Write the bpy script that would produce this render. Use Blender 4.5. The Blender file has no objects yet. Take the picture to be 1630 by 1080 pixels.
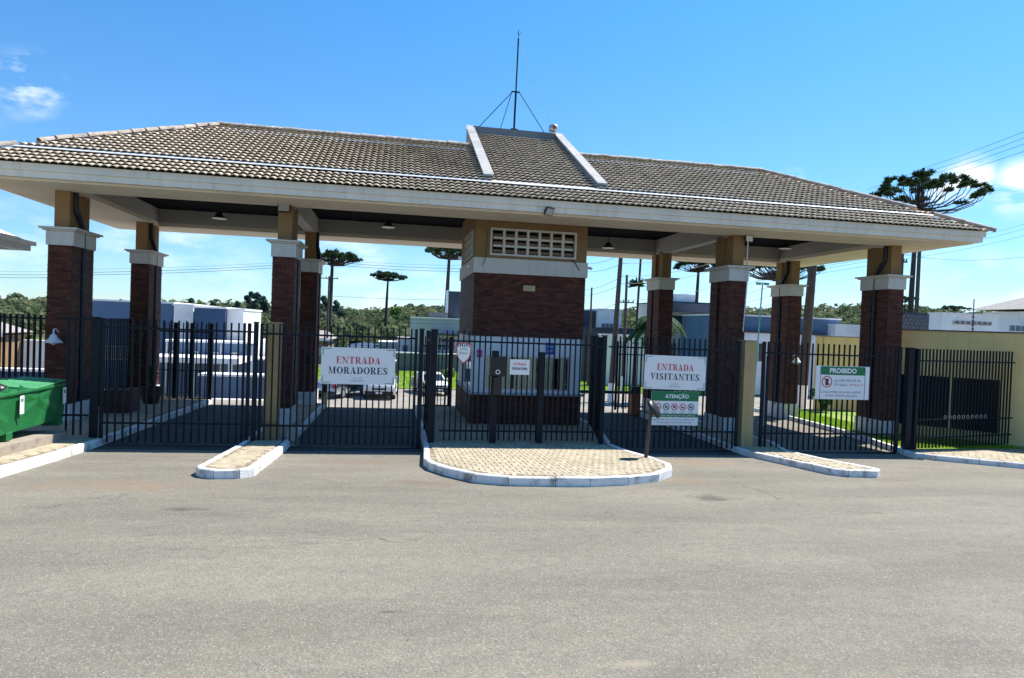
import bpy, math, random
import numpy as np
from mathutils import Vector, Matrix
random.seed(7); rng = np.random.default_rng(11)
S = bpy.context.scene
C = S.collection
PI = math.pi

# ---------------------------------------------------------------- camera
YAW, PITCH, ROLL, FPX = 0.1761, -0.0187, 0.0374, 1054.57
CAM = np.array([-3.4655, -17.8687, 2.9])
fw = np.array([math.sin(YAW)*math.cos(PITCH), math.cos(YAW)*math.cos(PITCH), math.sin(PITCH)])
r0 = np.array([math.cos(YAW), -math.sin(YAW), 0.0]); u0 = np.cross(r0, fw)
rt = math.cos(ROLL)*r0 + math.sin(ROLL)*u0; up = -math.sin(ROLL)*r0 + math.cos(ROLL)*u0
cd = bpy.data.cameras.new('camera'); cam = bpy.data.objects.new('camera', cd); C.objects.link(cam)
cd.sensor_width = 36; cd.lens = 36*FPX/1630; cd.clip_start = 0.1; cd.clip_end = 4000
mw = Matrix.Identity(4)
for i in range(3):
    mw[i][0] = rt[i]; mw[i][1] = up[i]; mw[i][2] = -fw[i]; mw[i][3] = CAM[i]
cam.matrix_world = mw
S.camera = cam

# ---------------------------------------------------------------- world, sun, exposure
SUNV = Vector((3.9, 2.05, 6.25)).normalized()
SUN_EL = math.asin(SUNV.z); SUN_AZ = math.atan2(SUNV.x, SUNV.y)
W = bpy.data.worlds.new('World'); S.world = W; W.use_nodes = True
nt = W.node_tree; nt.nodes.clear()
wo = nt.nodes.new('ShaderNodeOutputWorld'); bg = nt.nodes.new('ShaderNodeBackground')
sky = nt.nodes.new('ShaderNodeTexSky'); sky.sky_type = 'NISHITA'; sky.sun_disc = False
sky.sun_elevation = SUN_EL; sky.sun_rotation = SUN_AZ
sky.air_density = 1.0; sky.dust_density = 0.35; sky.ozone_density = 2.2; sky.altitude = 900
def N(tree, t, **k):
    n = tree.nodes.new(t)
    for a, b in k.items():
        if a.startswith('i_'): n.inputs[a[2:].replace('_', ' ')].default_value = b
        else: setattr(n, a, b)
    return n
L = nt.links.new
tc = N(nt, 'ShaderNodeTexCoord')
mp = N(nt, 'ShaderNodeMapping'); mp.inputs['Scale'].default_value = (1, 1, 2.6)
L(tc.outputs['Generated'], mp.inputs['Vector'])
def skydir(u, v):
    r = fw + rt*(u-815)/FPX - up*(v-540)/FPX
    return r/np.linalg.norm(r)
no = N(nt, 'ShaderNodeTexNoise'); no.inputs['Scale'].default_value = 11; no.inputs['Detail'].default_value = 9; no.inputs['Roughness'].default_value = .58
L(mp.outputs[0], no.inputs['Vector'])
# cloud banks: soft discs around chosen directions of the sky, broken up by noise
acc = None
for (u, v, rad, w) in ((42, 135, .05, 1.5), (72, 150, .03, 1.3), (10, 130, .035, 1.0), (1540, 290, .04, 2.4), (1630, 300, .045, 2.2), (1505, 300, .03, 1.4),
                       (560, 400, .09, .62), (690, 478, .08, .9), (770, 470, .08, .85), (600, 480, .06, .7), (300, 385, .09, .6), (200, 380, .05, .7),
                       (20, 400, .09, .6), (350, 440, .08, .4), (1560, 455, .06, .7), (1640, 460, .06, .7), (1480, 420, .05, .4),
                       (1180, 470, .09, .6), (1400, 470, .08, .55), (-300, 350, .25, .7), (2100, 330, .25, .75), (2500, 200, .3, .6), (1262, 285, .02, .8)):
    d = skydir(u, v)
    vm = N(nt, 'ShaderNodeVectorMath', operation='DISTANCE'); vm.inputs[1].default_value = tuple(d)
    L(tc.outputs['Generated'], vm.inputs[0])
    mr = N(nt, 'ShaderNodeMapRange'); mr.interpolation_type = 'SMOOTHSTEP'
    mr.inputs['From Min'].default_value = 0; mr.inputs['From Max'].default_value = rad
    mr.inputs['To Min'].default_value = w; mr.inputs['To Max'].default_value = 0
    L(vm.outputs['Value'], mr.inputs['Value'])
    if acc is None: acc = mr.outputs[0]
    else:
        mx = N(nt, 'ShaderNodeMath', operation='MAXIMUM'); L(acc, mx.inputs[0]); L(mr.outputs[0], mx.inputs[1]); acc = mx.outputs[0]
th = N(nt, 'ShaderNodeMapRange'); th.inputs['From Min'].default_value = .42; th.inputs['From Max'].default_value = .64
L(no.outputs['Fac'], th.inputs['Value'])
ml = N(nt, 'ShaderNodeMath', operation='MULTIPLY', use_clamp=True); L(acc, ml.inputs[0]); L(th.outputs[0], ml.inputs[1])
tint = N(nt, 'ShaderNodeMix', data_type='RGBA', blend_type='MULTIPLY'); tint.inputs[0].default_value = 1; tint.inputs[7].default_value = (.60, 1.08, 1.42, 1)
L(sky.outputs[0], tint.inputs[6])
sx_ = N(nt, 'ShaderNodeSeparateXYZ'); L(tc.outputs['Generated'], sx_.inputs[0])
hz_ = N(nt, 'ShaderNodeMapRange'); hz_.inputs['From Min'].default_value = 0; hz_.inputs['From Max'].default_value = .42; L(sx_.outputs[2], hz_.inputs['Value'])
tm_ = N(nt, 'ShaderNodeMix', data_type='RGBA'); tm_.inputs[6].default_value = (.74, .93, 1.10, 1); tm_.inputs[7].default_value = (.50, 1.12, 1.45, 1)
L(hz_.outputs[0], tm_.inputs[0]); L(tm_.outputs[2], tint.inputs[7])
mixc = N(nt, 'ShaderNodeMix', data_type='RGBA'); mixc.inputs[7].default_value = (7.6, 8.3, 9.0, 1)
L(ml.outputs[0], mixc.inputs[0]); L(tint.outputs[2], mixc.inputs[6])
L(mixc.outputs[2], bg.inputs[0]); bg.inputs[1].default_value = 0.085; L(bg.outputs[0], wo.inputs[0])
sd = bpy.data.lights.new('sun', 'SUN'); sun = bpy.data.objects.new('sun', sd); C.objects.link(sun)
sd.energy = 4.9; sd.angle = math.radians(.5); sd.color = (1, .95, .87)
sun.rotation_euler = SUNV.to_track_quat('Z', 'Y').to_euler(); sun.location = (20, 9, 32)
S.view_settings.view_transform = 'Standard'; S.view_settings.look = 'None'; S.view_settings.gamma = 1
S.view_settings.use_curve_mapping = False; S.view_settings.exposure = 0.85
HAZE = 0

# ---------------------------------------------------------------- terrain and picture-to-place helpers
def sm(a, b, x):
    t = min(1, max(0, (x-a)/(b-a))); return t*t*(3-2*t)
def gz(x, y):
    cx = max(-15, min(15, x))
    if y < -3: z = .055*(-3-y)
    elif y < 6: z = -.02*(y+3)
    else: z = -.18-1.95*sm(6, 24, y)
    z -= .006*cx*(1-sm(6, 20, y))
    if y > 70:
        z += sm(75, 210, y)*(1.7+.4*sm(0, 120, -x)+8.6*sm(20, 150, x)+1.2*math.sin(x*.031+1)+.8*math.sin(x*.083))
    return z
def ray(u, v): return fw + rt*(u-815)/FPX - up*(v-540)/FPX
def at(u, v, Y):
    r = ray(u, v); return CAM + r*(Y-CAM[1])/r[1]
def G(u, v, h=0):
    r = ray(u, v); t = 3.0
    while t < 400:
        q = CAM+t*r
        if q[2] < gz(q[0], q[1])+h: break
        t += .04
    return (float(q[0]), float(q[1]))

# ---------------------------------------------------------------- materials
def newmat(name):
    m = bpy.data.materials.new(name); m.use_nodes = True
    return m, m.node_tree, m.node_tree.nodes['Principled BSDF']
def mat(name, col, rough=.8, var=.12, scale=3.0, bump=0.0, bscale=60, metal=0, dirt=None, dscale=1.3, dmin=.5, dmax=.7, perobj=0.0, isl=0.0, spec=.35, streak=False, damt=1.0):
    m, t, b = newmat(name); l = t.links.new
    tcn = N(t, 'ShaderNodeTexCoord'); geo = N(t, 'ShaderNodeNewGeometry')
    n1 = N(t, 'ShaderNodeTexNoise'); n1.inputs['Scale'].default_value = scale; n1.inputs['Detail'].default_value = 6
    l(geo.outputs['Position'], n1.inputs['Vector'])
    mr = N(t, 'ShaderNodeMapRange'); mr.inputs['From Min'].default_value = .3; mr.inputs['From Max'].default_value = .7
    mr.inputs['To Min'].default_value = 1-var; mr.inputs['To Max'].default_value = 1+var; l(n1.outputs['Fac'], mr.inputs['Value'])
    v = mr.outputs[0]
    for amt, sock in ((perobj, 'o'), (isl, 'i')):
        if amt:
            src = N(t, 'ShaderNodeObjectInfo').outputs['Random'] if sock == 'o' else geo.outputs['Random Per Island']
            m2 = N(t, 'ShaderNodeMapRange'); m2.inputs['To Min'].default_value = 1-amt; m2.inputs['To Max'].default_value = 1+amt
            l(src, m2.inputs['Value'])
            mm = N(t, 'ShaderNodeMath', operation='MULTIPLY'); l(v, mm.inputs[0]); l(m2.outputs[0], mm.inputs[1]); v = mm.outputs[0]
    sc = N(t, 'ShaderNodeVectorMath', operation='SCALE'); sc.inputs[0].default_value = col; l(v, sc.inputs['Scale'])
    out = sc.outputs[0]
    if dirt:
        mpn = N(t, 'ShaderNodeMapping'); l(geo.outputs['Position'], mpn.inputs['Vector'])
        if streak: mpn.inputs['Scale'].default_value = (3, 3, .25)
        n2 = N(t, 'ShaderNodeTexNoise'); n2.inputs['Scale'].default_value = dscale; n2.inputs['Detail'].default_value = 8; n2.inputs['Roughness'].default_value = .65
        l(mpn.outputs[0], n2.inputs['Vector'])
        m3 = N(t, 'ShaderNodeMapRange'); m3.inputs['From Min'].default_value = dmin; m3.inputs['From Max'].default_value = dmax; m3.inputs['To Max'].default_value = damt
        l(n2.outputs['Fac'], m3.inputs['Value'])
        mx = N(t, 'ShaderNodeMix', data_type='RGBA'); mx.inputs[7].default_value = (*dirt, 1)
        l(m3.outputs[0], mx.inputs[0]); l(out, mx.inputs[6]); out = mx.outputs[2]
    l(out, b.inputs['Base Color'])
    b.inputs['Roughness'].default_value = rough; b.inputs['Metallic'].default_value = metal
    b.inputs['Specular IOR Level'].default_value = spec
    if bump:
        nb = N(t, 'ShaderNodeTexNoise'); nb.inputs['Scale'].default_value = bscale; nb.inputs['Detail'].default_value = 5
        l(geo.outputs['Position'], nb.inputs['Vector'])
        bp = N(t, 'ShaderNodeBump'); bp.inputs['Strength'].default_value = bump; bp.inputs['Distance'].default_value = .02
        l(nb.outputs['Fac'], bp.inputs['Height']); l(bp.outputs[0], b.inputs['Normal'])
    return m
def flat(name, col, rough=.5, metal=0, spec=.4): return mat(name, col, rough, var=.05, scale=8, metal=metal, spec=spec)
MAT = {}
MAT['tile_single'] = mat('roof_tile_single', (.76, .62, .445), .85, var=.14, scale=9, bump=.3, bscale=90, perobj=.13, dirt=(.22, .19, .16), dscale=5, dmin=.5, dmax=.85, damt=.7)
MAT['tile'] = mat('roof_tile', (.74, .595, .44), .85, var=.15, scale=9, bump=.3, bscale=90, isl=.16, dirt=(.40, .325, .25), dscale=4, dmin=.45, dmax=.8, damt=.6)
MAT['ridge'] = mat('ridge_tile', (.52, .43, .34), .85, var=.18, scale=6, bump=.3, perobj=.15, dirt=(.2, .17, .15), dscale=5, dmin=.45, dmax=.75)
MAT['underlay'] = mat('roof_underlay', (.10, .09, .08), .9)
MAT['fascia'] = mat('fascia_paint', (.75, .71, .635), .75, var=.05, scale=1.2, bump=.1, dirt=(.48, .445, .39), dscale=1.6, dmin=.47, dmax=.8, streak=True, damt=.6)
MAT['soffit'] = mat('soffit_paint', (.70, .62, .51), .8, var=.05, scale=.8, bump=.08, dirt=(.48, .44, .38), dscale=.9, dmin=.5, dmax=.8, damt=.5)
MAT['beam'] = mat('beam_paint', (.40, .385, .365), .8, var=.05, scale=.8, bump=.08)
MAT['ochre'] = mat('ochre_paint', (.25, .155, .07), .8, var=.1, scale=2, bump=.15, dirt=(.2, .135, .065), dscale=1.5, dmin=.5, dmax=.8, streak=True, damt=.6)
MAT['capstone'] = mat('cap_paint', (.60, .585, .55), .75, var=.05, scale=3, bump=.1, dirt=(.38, .35, .31), dscale=2, dmin=.52, dmax=.8, streak=True, damt=.6)
MAT['brick'] = mat('glazed_brick', (.105, .038, .026), .6, var=.2, scale=5, isl=.38, bump=.35, bscale=120, spec=.18, dirt=(.14, .032, .022), dscale=2.2, dmin=.5, dmax=.75, damt=.7)
MAT['mortar'] = mat('brick_mortar', (.03, .02, .018), .9, var=.2, scale=20)
MAT['parapet'] = mat('parapet_render', (.20, .205, .215), .8, var=.08, scale=2, bump=.2)
MAT['coping'] = mat('grey_coping', (.40, .395, .385), .8, var=.08, scale=2, bump=.2, dirt=(.25, .24, .23), dscale=3, dmin=.45, dmax=.75)
MAT['plinth'] = mat('white_plinth', (.66, .66, .66), .8, var=.05, scale=4, bump=.2, dirt=(.42, .38, .33), dscale=3, dmin=.5, dmax=.75, damt=.7)
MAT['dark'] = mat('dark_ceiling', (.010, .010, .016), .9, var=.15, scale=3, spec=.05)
MAT['iron'] = mat('painted_iron', (.010, .0125, .019), .6, var=.2, scale=12, spec=.2, dirt=(.018, .02, .026), dscale=6, dmin=.6, dmax=.8, damt=.5)
MAT['pipe'] = mat('downpipe_paint', (.018, .02, .03), .4, var=.1)
MAT['kerb'] = mat('kerb_whitewash', (.80, .79, .77), .85, var=.05, scale=5, bump=.5, bscale=30, perobj=.04, dirt=(.30, .27, .235), dscale=3.6, dmin=.50, dmax=.66, damt=.9)
MAT['paver'] = mat('paver_single', (.40, .345, .245), .9, var=.12, scale=10, bump=.3, perobj=.16, dirt=(.28, .225, .155), dscale=1.4, dmin=.5, dmax=.75, damt=.6)
MAT['paver_mass'] = mat('paver_mass', (.40, .345, .245), .9, var=.12, scale=10, bump=.3, isl=.16, dirt=(.28, .225, .155), dscale=1.4, dmin=.5, dmax=.75, damt=.6)
MAT['sand'] = mat('joint_sand', (.24, .19, .13), .95, var=.2, scale=8, bump=.3)
MAT['concrete'] = mat('bare_concrete', (.36, .31, .25), .9, var=.15, scale=4, bump=.4, dirt=(.2, .165, .13), dscale=4, dmin=.45, dmax=.7)
MAT['yellow'] = mat('yellow_wall_paint', (.76, .56, .25), .85, var=.06, scale=1, bump=.2, dirt=(.5, .36, .15), dscale=1.2, dmin=.5, dmax=.85, streak=True, damt=.6)
MAT['cream'] = mat('cream_post_paint', (.44, .33, .16), .85, var=.1, scale=2, bump=.2, dirt=(.30, .22, .12), dscale=2, dmin=.45, dmax=.8, streak=True, damt=.6)
MAT['greenbin'] = mat('green_bin_paint', (.012, .14, .038), .5, var=.1, scale=3, bump=.15, bscale=14, dirt=(.05, .2, .07), dscale=3, dmin=.5, dmax=.8, damt=.6)
MAT['greenlid'] = mat('green_lid_paint', (.06, .27, .11), .6, var=.15, scale=3)
MAT['bag'] = mat('bin_bag', (.02, .02, .024), .25, var=.2, scale=6, bump=.6, bscale=12, spec=.6)
MAT['white'] = mat('white_plaster', (.80, .80, .80), .8, var=.05, scale=1.5, bump=.1, dirt=(.55, .55, .54), dscale=1.3, dmin=.5, dmax=.85, damt=.5)
MAT['signwhite'] = mat('sign_white', (.80, .81, .82), .45, var=.02, scale=2)
MAT['signgreen'] = flat('sign_green', (.01, .17, .07))
MAT['red'] = flat('sign_red', (.58, .03, .05))
MAT['ink'] = flat('sign_ink', (.02, .03, .06))
MAT['leafprint'] = flat('leaf_print', (.12, .28, .22))
MAT['blue'] = flat('blue_sign', (.02, .10, .42)); MAT['pink'] = flat('pink_sign', (.55, .05, .3))
MAT['brass'] = mat('brass_plaque', (.55, .42, .2), .45, var=.1, metal=.3)
MAT['blind'] = mat('vertical_blind', (.90, .91, .66), .8, var=.06)
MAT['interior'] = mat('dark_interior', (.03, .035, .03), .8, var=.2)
MAT['stone'] = mat('stone_sill', (.42, .42, .42), .6, var=.1)
MAT['alu'] = mat('aluminium', (.55, .56, .58), .35, metal=.6, var=.05)
MAT['black'] = flat('black_plastic', (.015, .015, .018), .4)
MAT['lampwhite'] = flat('lamp_enamel', (.75, .75, .74), .35)
MAT['bluewall'] = mat('blue_grey_render', (.10, .165, .26), .8, var=.06, scale=.4, bump=.1, dirt=(.06, .125, .23), dscale=.5, dmin=.5, dmax=.8, streak=True)
MAT['darkblue'] = mat('dark_blue_render', (.025, .06, .13), .8, var=.06, scale=.4)
MAT['greywall'] = mat('grey_render', (.36, .39, .40), .8, var=.06, scale=.5, dirt=(.28, .3, .3), dscale=.5, dmin=.5, dmax=.8, streak=True)
MAT['slate'] = mat('dark_band', (.04, .05, .08), .6, var=.1)
MAT['brownwall'] = mat('brown_render', (.23, .16, .11), .8, var=.1)
MAT['orange'] = mat('orange_render', (.26, .17, .09), .8, var=.1)
MAT['claytile'] = mat('far_roof_tile', (.30, .275, .265), .85, var=.15, scale=3)
MAT['fasciabrown'] = flat('brown_fascia', (.16, .07, .05))
MAT['block'] = mat('concrete_block', (.12, .13, .145), .9, var=.15, scale=3, isl=.1)
MAT['trunk'] = mat('pine_bark', (.045, .035, .035), .9, var=.25, scale=4, bump=.6, bscale=12)
MAT['wood'] = mat('pole_wood', (.085, .065, .055), .85, var=.2, scale=5, bump=.4, bscale=20)
MAT['polemetal'] = flat('painted_pole', (.10, .32, .28), .5)
MAT['wire'] = flat('wire', (.03, .03, .04), .5)
MAT['carwhite'] = mat('white_car_paint', (.75, .76, .77), .25, var=.02, spec=.6)
MAT['carsilver'] = mat('silver_car_paint', (.42, .45, .49), .25, var=.03, spec=.6, metal=.4)
MAT['tyre'] = flat('tyre', (.02, .02, .02), .8)
MAT['glassdark'] = flat('tinted_glass', (.02, .03, .04), .06, spec=.8)
MAT['skyglass'] = flat('window_glass', (.06, .12, .2), .05, spec=.9)
MAT['tail'] = flat('tail_lamp', (.4, .01, .01), .2); MAT['head'] = flat('head_lamp', (.6, .62, .65), .1)
MAT['terracotta'] = mat('terracotta', (.10, .05, .035), .8, var=.2)
MAT['orangebox'] = mat('barrier_orange', (.34, .075, .025), .5, var=.1)
MAT['soil'] = mat('soil', (.12, .085, .05), .95, var=.3, scale=5)
def leafmat(name, col, col2, sc=1.0, isl=.35, transl=.25):
    m, t, b = newmat(name); l = t.links.new
    geo = N(t, 'ShaderNodeNewGeometry')
    n = N(t, 'ShaderNodeTexNoise'); n.inputs['Scale'].default_value = sc; n.inputs['Detail'].default_value = 3; l(geo.outputs['Position'], n.inputs['Vector'])
    mr = N(t, 'ShaderNodeMapRange'); mr.inputs['From Min'].default_value = .38; mr.inputs['From Max'].default_value = .62; l(n.outputs['Fac'], mr.inputs['Value'])
    mx = N(t, 'ShaderNodeMix', data_type='RGBA'); mx.inputs[6].default_value = (*col, 1); mx.inputs[7].default_value = (*col2, 1); l(mr.outputs[0], mx.inputs[0])
    m2 = N(t, 'ShaderNodeMapRange'); m2.inputs['To Min'].default_value = 1-isl; m2.inputs['To Max'].default_value = 1+isl; l(geo.outputs['Random Per Island'], m2.inputs['Value'])
    sc2 = N(t, 'ShaderNodeVectorMath', operation='SCALE'); l(mx.outputs[2], sc2.inputs[0]); l(m2.outputs[0], sc2.inputs['Scale'])
    l(sc2.outputs[0], b.inputs['Base Color']); b.inputs['Roughness'].default_value = .7; b.inputs['Specular IOR Level'].default_value = .2
    if transl:
        tr = N(t, 'ShaderNodeBsdfTranslucent'); l(sc2.outputs[0], tr.inputs[0])
        ms = N(t, 'ShaderNodeMixShader'); ms.inputs[0].default_value = transl; l(b.outputs[0], ms.inputs[1]); l(tr.outputs[0], ms.inputs[2])
        l(ms.outputs[0], t.nodes['Material Output'].inputs[0])
    return m
MAT['forest'] = leafmat('forest_leaves', (.085, .125, .055), (.15, .17, .085), .05, transl=.4, isl=.2)
MAT['needles'] = leafmat('araucaria_needles', (.03, .06, .03), (.05, .085, .035), .8)
MAT['euca'] = leafmat('eucalyptus_leaves', (.08, .13, .105), (.12, .17, .13), .3, transl=.45)
MAT['lightleaf'] = leafmat('light_leaves', (.09, .17, .04), (.13, .22, .06), .5)
MAT['bush'] = leafmat('bush_leaves', (.04, .09, .02), (.08, .15, .035), 2)
MAT['palm'] = leafmat('palm_leaves', (.02, .065, .02), (.035, .09, .03), 2, transl=.3)
MAT['blade'] = leafmat('grass_blades', (.22, .40, .03), (.30, .46, .05), 1.5, transl=.5)

def asphalt():
    m, t, b = newmat('asphalt'); l = t.links.new
    geo = N(t, 'ShaderNodeNewGeometry'); P = geo.outputs['Position']
    def noise(s, d=6, r=.6, scale=None, w=None):
        n = N(t, 'ShaderNodeTexNoise'); n.inputs['Scale'].default_value = s; n.inputs['Detail'].default_value = d; n.inputs['Roughness'].default_value = r
        if scale:
            mpn = N(t, 'ShaderNodeMapping'); mpn.inputs['Scale'].default_value = scale; mpn.inputs['Rotation'].default_value = (0, 0, .22); l(P, mpn.inputs['Vector']); l(mpn.outputs[0], n.inputs['Vector'])
        else: l(P, n.inputs['Vector'])
        return n.outputs['Fac']
    def rng_(s, a, b_, c, d):
        m_ = N(t, 'ShaderNodeMapRange'); l(s, m_.inputs['Value'])
        for k, x in zip(('From Min', 'From Max', 'To Min', 'To Max'), (a, b_, c, d)): m_.inputs[k].default_value = x
        return m_.outputs[0]
    def mix(f, a, colb):
        x = N(t, 'ShaderNodeMix', data_type='RGBA'); l(f, x.inputs[0])
        if isinstance(a, tuple): x.inputs[6].default_value = (*a, 1)
        else: l(a, x.inputs[6])
        x.inputs[7].default_value = (*colb, 1); return x.outputs[2]
    c = mix(rng_(noise(.35, 6, .65, (.5, 1.9, 1)), .36, .62, 0, 1), (.158, .144, .114), (.208, .190, .149))
    c = mix(rng_(noise(.8, 7, .65, (.35, 1.7, 1)), .48, .66, 0, .6), c, (.255, .228, .178))      # dust trails across
    c = mix(rng_(noise(.5, 7, .7), .58, .74, 0, .45), c, (.26, .21, .15))       # earth stains
    c = mix(rng_(noise(1.1, 8, .7, (.5, 1.5, 1)), .54, .70, 0, .55), c, (.115, .108, .095))     # oil, worn patches
    c = mix(rng_(noise(7, 8, .85), .47, .70, 0, .6), c, (.11, .105, .10))
    vor = N(t, 'ShaderNodeTexVoronoi'); vor.inputs['Scale'].default_value = 80; l(P, vor.inputs['Vector'])
    vs_ = N(t, 'ShaderNodeSeparateColor'); l(vor.outputs['Color'], vs_.inputs[0])
    c = mix(rng_(vs_.outputs[0], .78, 1.0, 0, .6), c, (.34, .32, .27))      # bright aggregate
    c = mix(rng_(vs_.outputs[1], .70, 1.0, 0, .65), c, (.10, .094, .082))      # dark stones
    v2 = N(t, 'ShaderNodeTexVoronoi'); v2.inputs['Scale'].default_value = 33; l(P, v2.inputs['Vector'])
    c = mix(rng_(v2.outputs['Distance'], .04, .30, .5, 0), c, (.075, .072, .068))      # dark voids
    c = mix(rng_(noise(3.2, 7, .75, (.6, 1.4, 1)), .60, .72, 0, .6), c, (.085, .08, .074))
    v3 = N(t, 'ShaderNodeTexVoronoi'); v3.feature = 'DISTANCE_TO_EDGE'; v3.inputs['Scale'].default_value = .16
    wn = N(t, 'ShaderNodeTexNoise'); wn.inputs['Scale'].default_value = 1.6; wn.inputs['Detail'].default_value = 8; l(P, wn.inputs['Vector'])
    av = N(t, 'ShaderNodeVectorMath', operation='MULTIPLY_ADD'); l(wn.outputs['Color'], av.inputs[0]); av.inputs[1].default_value = (1.6, 1.6, 0); l(P, av.inputs[2]); l(av.outputs[0], v3.inputs['Vector'])
    crack = rng_(v3.outputs['Distance'], 0, .0045, 1, 0)
    gate_ = rng_(noise(.35, 3), .50, .56, 0, .75)
    mu = N(t, 'ShaderNodeMath', operation='MULTIPLY'); l(crack, mu.inputs[0]); l(gate_, mu.inputs[1])
    c = mix(mu.outputs[0], c, (.05, .046, .042))
    sn = N(t, 'ShaderNodeTexNoise'); sn.inputs['Scale'].default_value = 1.7; sn.inputs['Detail'].default_value = 9; sn.inputs['Roughness'].default_value = .7; l(P, sn.inputs['Vector'])
    for (u_, v_, rx, ry, col, st) in ((1130, 793, .55, .28, (.075, .07, .06), .8), (1110, 738, 1.1, .5, (.23, .165, .11), .6), (560, 735, .9, .6, (.2, .14, .095), .55), (200, 775, 1.6, .5, (.24, .17, .11), .55),
                                      (690, 770, .7, .45, (.16, .12, .085), .7), (1085, 765, .5, .5, (.2, .15, .10), .7), (290, 812, .35, .12, (.06, .055, .05), .7), (300, 768, .5, .3, (.21, .16, .11), .6), (1420, 765, .5, .2, (.16, .12, .09), .6),
                                      (620, 975, .12, .03, (.07, .06, .05), .7), (1010, 1060, .22, .07, (.34, .29, .2), .5), (1240, 985, .18, .02, (.3, .27, .22), .5)):
        x0_, y0_ = G(u_, v_)
        vs2 = N(t, 'ShaderNodeVectorMath', operation='SUBTRACT'); l(P, vs2.inputs[0]); vs2.inputs[1].default_value = (x0_, y0_, 0)
        vd = N(t, 'ShaderNodeVectorMath', operation='MULTIPLY'); l(vs2.outputs[0], vd.inputs[0]); vd.inputs[1].default_value = (1/rx, 1/ry, 0)
        vl = N(t, 'ShaderNodeVectorMath', operation='LENGTH'); l(vd.outputs[0], vl.inputs[0])
        ma = N(t, 'ShaderNodeMath', operation='MULTIPLY_ADD'); l(sn.outputs['Fac'], ma.inputs[0]); ma.inputs[1].default_value = 4.0; l(vl.outputs['Value'], ma.inputs[2])
        c = mix(rng_(ma.outputs[0], 2.1, 3.1, st, 0), c, col)
    l(c, b.inputs['Base Color']); b.inputs['Roughness'].default_value = .88; b.inputs['Specular IOR Level'].default_value = .3
    bp = N(t, 'ShaderNodeBump'); bp.inputs['Strength'].default_value = .45; bp.inputs['Distance'].default_value = .008
    ad = N(t, 'ShaderNodeMath', operation='ADD'); l(vor.outputs['Distance'], ad.inputs[0]); l(noise(35, 4), ad.inputs[1]); l(ad.outputs[0], bp.inputs['Height']); l(bp.outputs[0], b.inputs['Normal'])
    return m
MAT['asphalt'] = asphalt()
MAT['lane'] = mat('shade_darkened_lane', (.06, .058, .056), .9, var=.2, scale=1.5, bump=.5, bscale=60, dirt=(.09, .085, .08), dscale=1.1, dmin=.5, dmax=.75, damt=.5)  # road asphalt darkened to carry the canopy's shade in its base colour
MAT['street'] = mat('pale_street', (.27, .25, .22), .9, var=.12, scale=1.2, bump=.3, dirt=(.2, .18, .15), dscale=.7, dmin=.45, dmax=.7)
MAT['lawn'] = mat('lawn', (.15, .25, .025), .9, var=.3, scale=1.5, bump=.8, bscale=25, dirt=(.24, .30, .05), dscale=.4, dmin=.45, dmax=.65)
MAT['meadow'] = mat('meadow', (.10, .12, .045), .9, var=.3, scale=.3, dirt=(.16, .13, .08), dscale=.08, dmin=.5, dmax=.7)

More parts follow.
